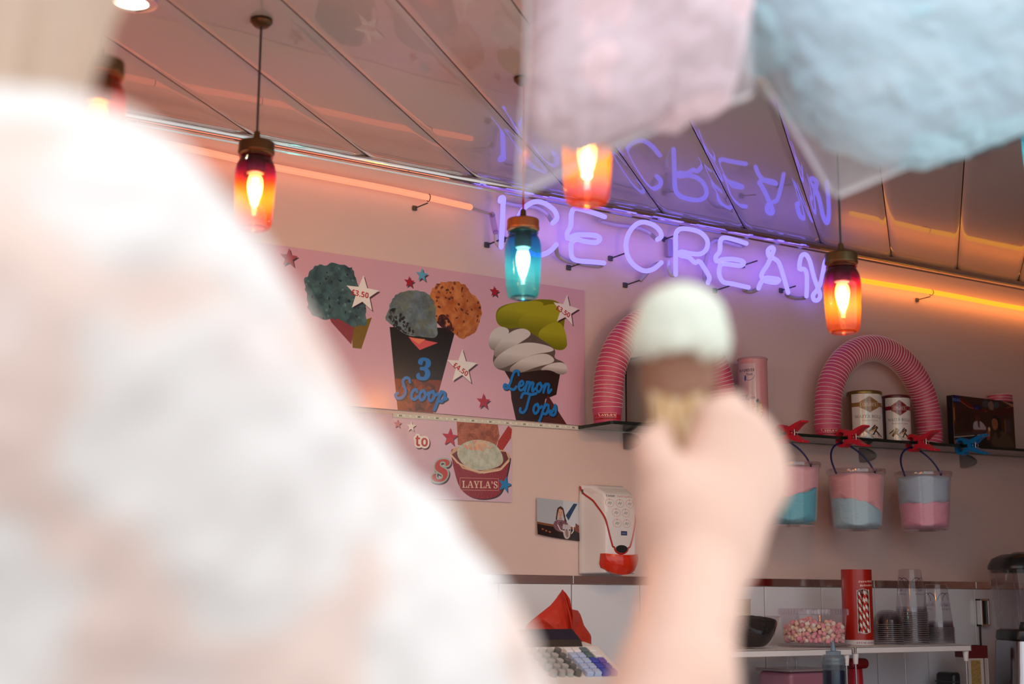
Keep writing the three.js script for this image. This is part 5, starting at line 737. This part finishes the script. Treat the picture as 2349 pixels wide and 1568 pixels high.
{ // red bottle with a wide cap behind the racks, lidded pink tub, cone carton, black box below
  const q = at(1962, 1550, 0.12), o = thing('red_bottle', 'red bottle with a wide flat cap between the two racks', 'bottle', [q.x, COUNTER, 0.12]), yy = (py) => at(1962, py, 0.12).y - COUNTER;
  part('bottle_body', lathe([[0.0001, 0], [0.022, 0.0], [0.024, 0.004], [0.0195, yy(1533)], [0.0001, yy(1533)]], 32), M.red, o); part('wide_cap', moved(box(0.068, yy(1509) - yy(1533), 0.04, 0.012, 4), 0.006, (yy(1509) + yy(1533)) / 2, 0), mat([0.26, 0.006, 0.012], 0.4), o);
  const a = at(1822, 1560, 0.2), t = thing('lidded_tub', 'translucent pink tub with a clear wavy lid under the left rack', 'tub', [a.x, COUNTER, 0.2]), ty = at(1822, 1534, 0.2).y - COUNTER;
  part('tub_body', moved(box(0.14, ty - 0.004, 0.12, 0.012, 4), 0, (ty - 0.004) / 2, 0), mat([0.36, 0.15, 0.22], 0.3), t); const lg = box(0.15, 0.007, 0.13, 0.003, 3); part('tub_lid', moved(lg, 0, ty, 0), mat([0.5, 0.40, 0.42], 0.15, { transmission: 0.5 }), t);
  const c0 = at(2226, 1520, 0.15), c = thing('cone_carton', 'red topped carton with a wooden picture panel beside the blender', 'carton', [c0.x, COUNTER, 0.155]), ch = at(2226, 1479, 0.15).y - COUNTER;
  const tex = canvasTex(512, 1024, (x) => { x.fillStyle = '#c0b4ae'; x.fillRect(0, 0, 512, 1024); x.fillStyle = '#5c0a10'; x.fillRect(0, 0, 512, 210); x.fillStyle = '#a08048'; x.fillRect(60, 240, 250, 784); for (let i = 0; i < 300; i++) { x.fillStyle = ['rgba(90,60,25,.5)', 'rgba(190,160,100,.5)', 'rgba(60,40,20,.4)'][i % 3]; x.fillRect(60 + rnd() * 240, 240 + rnd() * 770, 8 + rnd() * 60, 5); } x.fillStyle = '#5a4a4c'; x.fillRect(388, 210, 30, 814); x.fillStyle = 'rgba(80,60,60,.6)'; for (let i = 0; i < 38; i++) x.fillRect(430, 230 + i * 20, 60, 8); });
  part('carton_box', moved(box(0.068, ch, 0.06, 0.001), 0, ch / 2, 0), mat([0.5, 0.42, 0.4], 0.5), c); part('printed_face', moved(new THREE.PlaneGeometry(0.067, ch - 0.002), 0, ch / 2, 0.0304), mat(0xffffff, 0.45, { map: tex }), c); part('red_top', moved(box(0.0686, ch * 0.2, 0.0606, 0.001), 0, ch * 0.9, -0.0002), mat([0.11, 0.006, 0.01], 0.45), c); c.rotation.y = -0.25;
  const k = at(2180, 1568, 0.1), kb = thing('black_caddy', 'rounded black box under the right rack', 'box', [k.x, COUNTER, 0.1]), kh = at(2180, 1540, 0.1).y - COUNTER; part('caddy_body', moved(box(0.05, kh, 0.07, 0.012, 4), 0, kh / 2, 0), M.black, kb); part('caddy_lid', moved(box(0.0506, 0.004, 0.0706, 0.0015), 0, kh * 0.72, 0), M.darkgrey, kb);
}

// ------------------------------------------------------------------ the ice cream cone
const coneTop = far(1561, 800, 0.868), coneTip = far(1546, 1235, 0.86);
{
  const o = thing('ice_cream_cone', 'mint ice cream scoop on a chocolate dipped waffle cone held up in the hand', 'ice cream', coneTip), ax = coneTop.clone().sub(coneTip), L = ax.length(); o.quaternion.setFromUnitVectors(V(0, 1, 0), ax.clone().normalize());
  const wafTex = canvasTex(256, 256, (x) => { x.fillStyle = '#f6e2bc'; x.fillRect(0, 0, 256, 256); x.strokeStyle = '#d8b078'; x.lineWidth = 9; for (let k = -8; k < 16; k++) { x.beginPath(); x.moveTo(k * 32, 0); x.lineTo(k * 32 + 128, 256); x.moveTo(k * 32, 0); x.lineTo(k * 32 - 128, 256); x.stroke(); } });
  part('waffle_cone', lathe([[0.0001, 0], [0.003, 0.002], [0.009, L * 0.33], [0.0155, L * 0.62], [0.0195, L * 0.78], [0.0205, L * 0.97], [0.0185, L * 0.97], [0.016, L * 0.75]], 40), mat(0xffffff, 0.75, { map: wafTex, bumpMap: wafTex, bumpScale: -0.0012 }), o);
  const choc = (x, y, z) => { const r = Math.hypot(x, z), a = Math.atan2(z, x), lo = L * 0.775 + 0.004 * noise(a * 2.2, 1, 3) - 0.002, d = Math.max(r - lerp(0.0222, 0.0236, smooth(L * 0.78, L, y)) - 0.0012 * fbm(x * 160, y * 160, z * 160, 3), lo - y, y - L * 1.06); return d; };
  part('chocolate_dip', net(choc, [-0.028, L * 0.70, -0.028], [0.028, L * 1.08, 0.028], 0.0013), mat([0.27, 0.125, 0.075], 0.55), o);
  const c = far(1562, 757, 0.868).sub(coneTip).applyQuaternion(o.quaternion.clone().invert());
  const scoop = (x, y, z) => { const X = x - c.x, Y = y - c.y, Z = z - c.z, a = Math.atan2(Z, X), s = Math.hypot(X, Y * (Y < 0 ? 0.86 : 1.0), Z) - 0.0292, skirt = Math.hypot(Math.hypot(X, Z) - 0.0235, (Y + 0.0095 + 0.0022 * noise(a * 1.7, 4, 2)) * 0.8) - 0.0060 - 0.0022 * noise(a * 3.4, 7, 1); return Math.max(smin(s, skirt, 0.008) - 0.0011 * fbm(x * 120, y * 120, z * 120, 4), -(Y + 0.0168 + 0.0035 * noise(a * 3.6, 2, 8))); };
  part('mint_scoop', net(scoop, [c.x - 0.04, c.y - 0.036, c.z - 0.04], [c.x + 0.04, c.y + 0.038, c.z + 0.04], 0.0014), mat([0.655, 0.70, 0.59], 0.5), o);
}

// ------------------------------------------------------------------ the woman, seen from behind her right shoulder
{
  const S = far(110, 752, 0.48), org = V(S.x - 0.011, 0, S.z - 0.165), L = (px, py, t) => far(px, py, t).sub(org).toArray();
  const o = thing('person', 'woman in a fluffy white and pink jacket holding up an ice cream cone', 'person', org);
  const s = S.clone().sub(org).toArray(), e = L(1290, 2190, 0.62), fm = L(1552, 1568, 0.715), wr = L(1603, 1270, 0.803), ls = [0, s[1], -0.165], le = [-0.03, 1.06, -0.2], lw = [0.07, 0.84, -0.19];
  const armR = [[s, e, 0.046, 0.036], [e, fm, 0.032, 0.0295, 0.012], [fm, wr, 0.0295, 0.0262, 0.012]];
  const core = [[[0, 0.95, 0], [0, 1.1, 0], 0.095, 0.085], [[0, 0.95, 0.07], [0, 0.95, -0.07], 0.09, 0.09], [[0, 1.1, 0], [0.005, 1.26, 0], 0.085, 0.095], [[0.0, 1.24, 0.075], [0.0, 1.24, -0.075], 0.085, 0.085], [[-0.005, 1.335, 0.12], [-0.005, 1.335, -0.12], 0.05, 0.05], [[-0.005, 1.36, 0], [0.015, 1.48, 0], 0.058, 0.05],
    [ls, le, 0.046, 0.036], [le, lw, 0.036, 0.024], [[0, 0.9, 0.085], [0.01, 0.5, 0.085], 0.078, 0.052], [[0.01, 0.5, 0.085], [-0.01, 0.1, 0.085], 0.05, 0.034], [[0, 0.9, -0.085], [0.01, 0.5, -0.085], 0.078, 0.052], [[0.01, 0.5, -0.085], [-0.01, 0.1, -0.085], 0.05, 0.034], [[-0.01, 0.05, 0.085], [0.14, 0.035, 0.09], 0.036, 0.03], [[-0.01, 0.05, -0.085], [0.14, 0.035, -0.09], 0.036, 0.03]];
  const headB = [[[0.015, 1.595, 0], [0.03, 1.605, 0], 0.082, 0.08], [[0.055, 1.535, 0], [0.068, 1.515, 0], 0.055, 0.038, 0.05], [[0.105, 1.575, 0], [0.118, 1.56, 0], 0.008, 0.0105, 0.02], [[0.103, 1.53, 0.014], [0.103, 1.53, -0.014], 0.007, 0.007, 0.012], [[0.103, 1.521, 0.01], [0.103, 1.521, -0.01], 0.007, 0.007, 0.01], [[0.015, 1.585, 0.082], [0.01, 1.562, 0.080], 0.012, 0.008, 0.01], [[0.015, 1.585, -0.082], [0.01, 1.562, -0.080], 0.012, 0.008, 0.01], [[-0.005, 1.40, 0], [0.015, 1.50, 0], 0.055, 0.05, 0.04], [[0.07, 1.56, 0.04], [0.075, 1.545, 0.038], 0.022, 0.02, 0.03], [[0.07, 1.56, -0.04], [0.075, 1.545, -0.038], 0.022, 0.02, 0.03]];
  const F = (a, r0 = 0.0092, r1 = 0.0072) => a.slice(0, -1).map((p, i) => [p, a[i + 1], lerp(r0, r1, i / (a.length - 1)), lerp(r0, r1, (i + 1) / (a.length - 1)), 0.0035]);
  const I0 = L(1652, 962, 0.828), M0 = L(1710, 992, 0.838), R0 = L(1748, 1050, 0.842), P0 = L(1756, 1122, 0.838), pw = L(1606, 1225, 0.812);
  const palm = [[wr, pw, 0.0262, 0.0255, 0.02], [pw, I0, 0.0235, 0.0138, 0.02], [pw, M0, 0.0235, 0.0138, 0.02], [pw, R0, 0.0235, 0.0130, 0.02], [pw, P0, 0.0225, 0.0120, 0.02], [pw, L(1542, 1145, 0.802), 0.022, 0.0175, 0.02]];
  const fingers = [F([I0, L(1676, 934, 0.868), L(1612, 962, 0.893), L(1562, 986, 0.886)], 0.0104, 0.0074), F([M0, L(1722, 976, 0.882), L(1652, 1002, 0.902), L(1588, 1032, 0.888)], 0.0106, 0.0076), F([R0, L(1752, 1044, 0.886), L(1678, 1058, 0.902), L(1606, 1078, 0.886)], 0.0100, 0.0072), F([P0, L(1750, 1118, 0.874), L(1688, 1124, 0.888), L(1628, 1134, 0.876)], 0.0090, 0.0064), F([L(1542, 1145, 0.802), L(1518, 1076, 0.803), L(1500, 1028, 0.818), L(1514, 1000, 0.842)], 0.0150, 0.0088)];
  const handF = (x, y, z) => { let d = bones([[fm, wr, 0.0295, 0.0262, 0.02], ...palm], 0.02)(x, y, z); for (const f of fingers) d = smin(d, bones(f, 0.0035)(x, y, z), 0.006); return d; };
  const lh = (dz, dy, dx, k) => [lw[0] + dx, lw[1] - dy, lw[2] + dz];
  const leftPalm = [[lw, [lw[0] + 0.012, lw[1] - 0.03, lw[2]], 0.024, 0.022, 0.02], ...[0.026, 0.009, -0.009, -0.026].map((q) => [[lw[0] + 0.01, lw[1] - 0.03, lw[2]], [lw[0] + 0.02 + q, lw[1] - 0.085, lw[2] + 0.002], 0.018, 0.011, 0.015])], leftF = [0.026, 0.009, -0.009, -0.026].map((q, i) => F([[lw[0] + 0.02 + q, lw[1] - 0.085, lw[2]], [lw[0] + 0.024 + q * 1.1, lw[1] - 0.115 + (i === 3 ? 0.008 : 0), lw[2] + 0.006], [lw[0] + 0.024 + q * 1.1, lw[1] - 0.138 + (i === 3 ? 0.012 : 0), lw[2] + 0.018], [lw[0] + 0.022 + q, lw[1] - 0.152 + (i === 3 ? 0.016 : 0), lw[2] + 0.032]], 0.0088, 0.007)); leftF.push(F([[lw[0] + 0.03, lw[1] - 0.03, lw[2] + 0.01], [lw[0] + 0.055, lw[1] - 0.06, lw[2] + 0.016], [lw[0] + 0.06, lw[1] - 0.09, lw[2] + 0.022]], 0.013, 0.0085));
  const leftHand = (x, y, z) => { let d = bones([[le, lw, 0.036, 0.024, 0.02], ...leftPalm], 0.015)(x, y, z); for (const f of leftF) d = smin(d, bones(f, 0.004)(x, y, z), 0.006); return d; };
  const bodyF = bones([...core, ...armR, [headB[0][0], headB[0][1], 0.075, 0.072]], 0.05), lim = (p, r) => [p.map((v) => v - r), p.map((v) => v + r)];
  const skin = mat([0.68, 0.435, 0.34], 0.5, { sheen: 0.2, sheenColor: new THREE.Color(1, 0.8, 0.7) });
  const hA = 1.0, hC = Math.cos(hA), hS = Math.sin(hA), headF0 = bones(headB, 0.04), headF = (x, y, z) => headF0(x * hC - z * hS, y, x * hS + z * hC), hp = (f, y, r) => [f * hC + r * hS, y, -f * hS + r * hC]; // the head is turned towards the counter
  const bodyM = part('body', merge([net(bodyF, [-0.16, -0.01, -0.32], [0.5, 1.72, 0.26], 0.011), net(headF, [-0.13, 1.4, -0.15], [0.15, 1.72, 0.13], 0.0036), net(handF, [Math.min(I0[0], wr[0]) - 0.1, wr[1] - 0.04, P0[2] - 0.12], [P0[0] + 0.07, I0[1] + 0.05, wr[2] + 0.07], 0.0028), net(leftHand, [lw[0] - 0.06, lw[1] - 0.19, lw[2] - 0.06], [lw[0] + 0.1, lw[1] + 0.03, lw[2] + 0.07], 0.003)]), skin, o);
  // fluffy jacket: torso, sleeves and a deep collar
  const jk = bones([[[0, 0.90, 0.05], [0, 0.90, -0.05], 0.135, 0.135], [[0, 0.92, 0], [0, 1.12, 0], 0.14, 0.135], [[0.01, 1.12, 0.04], [0.01, 1.26, 0.055], 0.125, 0.12], [[0.01, 1.12, -0.04], [0.01, 1.26, -0.055], 0.125, 0.12], [[0.075, 1.22, 0.05], [0.075, 1.19, -0.05], 0.085, 0.085], [[-0.005, 1.322, 0.10], [-0.005, 1.322, -0.10], 0.072, 0.072], [s, s.map((v, i) => lerp(v, e[i], 0.5)), 0.073, 0.061, 0.05], [s.map((v, i) => lerp(v, e[i], 0.5)), s.map((v, i) => lerp(v, e[i], 0.97)), 0.060, 0.060, 0.05], [ls, le, 0.068, 0.056], [le, le.map((v, i) => lerp(v, lw[i], 0.75)), 0.056, 0.045], [[0.0, 1.33, 0], [0.005, 1.385, 0], 0.078, 0.066, 0.05]], 0.07);
  const fluffy = (x, y, z) => { const d = jk(x, y, z); return Math.abs(d) > 0.03 ? d : d - 0.0026 * (1 - 2 * Math.abs(noise(x * 42, y * 42, z * 42))) - 0.0022 * noise(x * 95, y * 95, z * 95); };
  const dye = (x, y, z) => { // pale pink swirls and a few lilac marks in the white pile
    const wx = x + 0.035 * noise(x * 13, y * 13, z * 13 + 4), wy = y + 0.035 * noise(x * 13 + 9, y * 13, z * 13), v = noise(wx * 26, wy * 26, z * 20) + 0.3 * noise(wx * 50, wy * 50, z * 40 + 2), p = smooth(-0.08, 0.08, v) * 0.85, g = smooth(0.5, 0.62, noise(wx * 30 + 31, wy * 30, z * 26)) * 0.35, k = Math.max(p, g);
    return [lerp(0.71, lerp(0.70, 0.60, g), k), lerp(0.672, lerp(0.525, 0.545, g), k), lerp(0.648, lerp(0.452, 0.57, g), k)];
  };
  part('jacket', net(fluffy, [-0.2, 0.74, -0.34], [0.36, 1.54, 0.28], 0.0072, dye), mat([1, 1, 1], 0.95, { vertexColors: true, sheen: 0.4, sheenColor: new THREE.Color(1, 1, 1), sheenRoughness: 0.8 }), o, null, 'fluffy white jacket with pale pink swirls');
  const jeans = bones([[[0, 0.93, 0.06], [0, 0.93, -0.06], 0.115, 0.115], [[0, 0.9, 0.088], [0.012, 0.5, 0.088], 0.092, 0.07], [[0.012, 0.5, 0.088], [-0.01, 0.1, 0.088], 0.07, 0.062], [[0, 0.9, -0.088], [0.012, 0.5, -0.088], 0.092, 0.07], [[0.012, 0.5, -0.088], [-0.01, 0.1, -0.088], 0.07, 0.062]], 0.03);
  part('trousers', net((x, y, z) => Math.max(jeans(x, y, z) - 0.003 * fbm(x * 18, y * 9, z * 18, 2), 0.07 - y, y - 1.0), [-0.16, 0.05, -0.22], [0.16, 1.02, 0.22], 0.011), mat([0.10, 0.16, 0.28], 0.85), o);
  for (const k of [1, -1]) { const f = bones([[[-0.03, 0.052, 0.087 * k], [0.12, 0.045, 0.092 * k], 0.05, 0.042], [[-0.02, 0.05, 0.087 * k], [-0.02, 0.09, 0.087 * k], 0.048, 0.046]], 0.03); const sh = part('shoe', net((x, y, z) => Math.max(f(x, y, z), 0.0015 - y), [-0.1, -0.01, 0.087 * k - 0.07], [0.19, 0.15, 0.092 * k + 0.07], 0.006), mat([0.78, 0.76, 0.74], 0.6), o); part('sole', moved(box(0.24, 0.018, 0.088, 0.008, 3), 0.035, 0.0095, 0.09 * k), mat([0.6, 0.58, 0.55], 0.7), sh); }
  // long blonde hair over head and collar
  const hairF0 = (x, y, z) => { const a = Math.atan2(z, x - 0.01), st = 0.003 * noise(a * 16 + y * 5, y * 3, 1) + 0.002 * noise(a * 38 + y * 9, y * 5, 2); const h = bones([[[0.005, 1.61, 0], [0.022, 1.615, 0], 0.1, 0.096], [[-0.035, 1.6, 0], [-0.03, 1.42, 0.0], 0.08, 0.046, 0.05], [[-0.015, 1.6, 0.05], [-0.012, 1.42, 0.026], 0.058, 0.036, 0.04], [[-0.015, 1.6, -0.05], [-0.012, 1.42, -0.026], 0.058, 0.036, 0.04]], 0.04)(x, y, z) - st; const face = Math.hypot(x - 0.125, (y - 1.55) / 1.25, z) - 0.075; return Math.max(h, -face, 1.395 + 0.012 * noise(a * 9, 3, 5) - y); };
  const hairF = (x, y, z) => hairF0(x * hC - z * hS, y, x * hS + z * hC);
  part('hair', net(hairF, [-0.16, 1.37, -0.16], [0.16, 1.74, 0.16], 0.0042, (x, y, z) => { const a = Math.atan2(z, x - 0.01), k = 0.5 + 0.5 * noise(a * 26 + y * 8, y * 3, 3); return [lerp(0.46, 0.62, k), lerp(0.33, 0.47, k), lerp(0.235, 0.36, k)]; }), mat([1, 1, 1], 0.5, { vertexColors: true, sheen: 0.4, sheenColor: new THREE.Color(1, 0.9, 0.8) }), o, null, 'shoulder-length blonde hair');
  for (const k of [1, -1]) { part('eye', moved(new THREE.SphereGeometry(0.0115, 20, 16), ...hp(0.0955, 1.592, 0.031 * k)), mat([0.8, 0.78, 0.75], 0.2), o); part('iris', moved(new THREE.SphereGeometry(0.0062, 16, 12), ...hp(0.1022, 1.592, 0.0312 * k)), mat([0.08, 0.12, 0.14], 0.2), o); part('eyebrow', capped([hp(0.1115, 1.611, 0.016 * k), hp(0.108, 1.616, 0.032 * k), hp(0.098, 1.611, 0.046 * k)].map((v) => V(...v)), 0.0028, 16, 8), mat([0.3, 0.2, 0.13], 0.8), o); }
  part('lips', merge([capped([hp(0.1095, 1.5285, -0.019), hp(0.114, 1.531, 0), hp(0.1095, 1.5285, 0.019)].map((v) => V(...v)), 0.0038, 20, 8), capped([hp(0.109, 1.5225, -0.015), hp(0.113, 1.520, 0), hp(0.109, 1.5225, 0.015)].map((v) => V(...v)), 0.0042, 20, 8)]), mat([0.58, 0.24, 0.22], 0.4), o);
}

// ------------------------------------------------------------------ bags of candyfloss hung in the hatch
{
  const y = 2.015, z = 2.06, rail = thing('hanging_rail', 'steel rail over the hatch that carries the candyfloss bags', 'rail', [1.0, y, z]);
  part('bar', rod(V(-0.9, 0, 0), V(1.3, 0, 0), 0.009, 16), M.steel, rail);
  for (const x of [-0.85, 1.25]) part('bracket', merge([rod(V(x, 0, 0), V(x, 0.235, -0.244), 0.008, 12), moved(box(0.03, 0.06, 0.008, 0.003), x, 0.235, -0.238)]), M.steel, rail);
  // a pillow-shaped film bag with its floss; (w, h) the bag's size, its lower left corner and its tilt given in the plane of the bag
  function bag(corner, w, h, tilt, lean, yaw, colour, seedy, label, fill, hookX) {
    const o = thing('candyfloss_bag', label, 'bag of candyfloss', corner, 'candyfloss bags hung in the hatch'); o.rotation.y = yaw;
    const skew = new THREE.Matrix4().makeBasis(V(Math.cos(tilt), Math.sin(tilt), 0), V(-Math.sin(lean), Math.cos(lean), 0), V(0, 0, 1)), T = 0.07; // the bag hangs askew
    const shape = (u, v, side) => { const bul = Math.pow(Math.max(0, 1 - u * u * u * u), 0.5) * Math.pow(Math.max(0, 1 - Math.pow(Math.abs(v), 3)), 0.6), x = (0.5 + u * 0.5 * (1 - 0.05 * (1 - v * v))) * w, yy = (0.5 + v * 0.5 * (1 - 0.05 * (1 - u * u))) * h, f = noise(x * 14 + seedy, yy * 14, side * 3); return [x, yy, side * T * bul + 0.016 * fbm(x * 16 + seedy, yy * 16, side * 3, 4) * (0.3 + bul) + 0.005 * Math.sin(34 * (x * 1.3 + yy * 0.5 + 0.08 * f)) * (0.25 + bul) * (0.5 + 0.5 * f)]; };
    const N = 60, P = [], I = []; for (const side of [1, -1]) { const b = P.length / 3; for (let j = 0; j <= N; j++) for (let i = 0; i <= N; i++) P.push(...shape(i / N * 2 - 1, j / N * 2 - 1, side)); for (let j = 0; j < N; j++) for (let i = 0; i < N; i++) { const p = b + j * (N + 1) + i; side > 0 ? I.push(p, p + 1, p + N + 1, p + 1, p + N + 2, p + N + 1) : I.push(p, p + N + 1, p + 1, p + 1, p + N + 1, p + N + 2); } }
    const g = new THREE.BufferGeometry(); g.setAttribute('position', new THREE.Float32BufferAttribute(P, 3)); g.setIndex(I); g.setAttribute('uv', new THREE.Float32BufferAttribute(new Float32Array(P.length / 3 * 2), 2)); g.computeVertexNormals();
    part('film', g.applyMatrix4(skew), clear([0.95, 0.95, 0.97], { roughness: 0.06, transmission: 0.84 }), o, null, 'clear plastic film');
    const seam = merge([tube([V(0.004, 0, 0), V(w * 0.5, h * 0.02, 0), V(w - 0.004, 0, 0)], 0.0022, 30, 6), tube([V(0, 0.004, 0), V(w * 0.02, h * 0.5, 0), V(0, h - 0.004, 0)], 0.0018, 30, 6)]); part('seam', seam.applyMatrix4(skew), clear([0.9, 0.9, 0.92], { roughness: 0.3, transmission: 0.5 }), o);
    const [fx0, fy0, fx1, fy1] = fill, fl = (x, y2, z2) => { const u = (x / w - (fx0 + fx1) / 2) / ((fx1 - fx0) / 2), v = (y2 / h - (fy0 + fy1) / 2) / ((fy1 - fy0) / 2), q = z2 / (T * 0.86); const d = (Math.pow(Math.pow(Math.abs(u), 3.2) + Math.pow(Math.abs(v), 3.2) + Math.pow(Math.abs(q), 2.2), 1 / 2.6) - 1) * 0.06; return Math.max(d - 0.010 * fbm(x * 17 + seedy, y2 * 17, z2 * 17, 4) - 0.004 * Math.abs(noise(x * 60, y2 * 60, z2 * 60 + seedy)), x - w * 0.985, y2 - h * 0.97); };
    part('candyfloss', net(fl, [-0.01, -0.01, -T - 0.02], [w + 0.02, h + 0.02, T + 0.02], 0.005).applyMatrix4(skew), mat(colour, 0.95, { sheen: 0.7, sheenColor: new THREE.Color(1, 1, 1), sheenRoughness: 0.7 }), o);
    const top = V(hookX, h * 0.99, 0).applyMatrix4(skew); o.updateMatrixWorld(true); const wTop = o.localToWorld(top.clone()), lc = o.worldToLocal(V(wTop.x, y, z));
    part('tie', merge([tube([top.clone(), top.clone().lerp(lc, 0.5), lc], 0.002, 20, 8), moved(new THREE.TorusGeometry(0.0115, 0.002, 8, 20).rotateY(Math.PI / 2), lc.x, lc.y, lc.z)]), mat([0.8, 0.8, 0.82], 0.4), o, null, 'tie looped over the rail');
    return o;
  }
  const yaw = -0.55;
  const b1 = bag(far(1188, 448, 1.1), 0.205, 0.26, 0.43, -0.02, yaw, [0.78, 0.585, 0.625], 3, 'clear bag of pale pink candyfloss hanging above the orange jar lamp', [0.03, 0.02, 1.05, 1.3], 0.10);
  const b2 = bag(far(1912, 452, 1.26), 0.28, 0.262, 0.36, 0.55, yaw, [0.43, 0.635, 0.71], 11, 'clear bag of pale blue candyfloss hanging at the top right corner', [0.0, 0.03, 1.1, 1.3], 0.16);
  part('price_label', moved(box(0.036, 0.05, 0.0006, 0.0002), 0.072, 0.178, 0.076), mat([0.84, 0.84, 0.86], 0.5), b1, null, 'white sticker');
}
renderer.render(scene, camera);
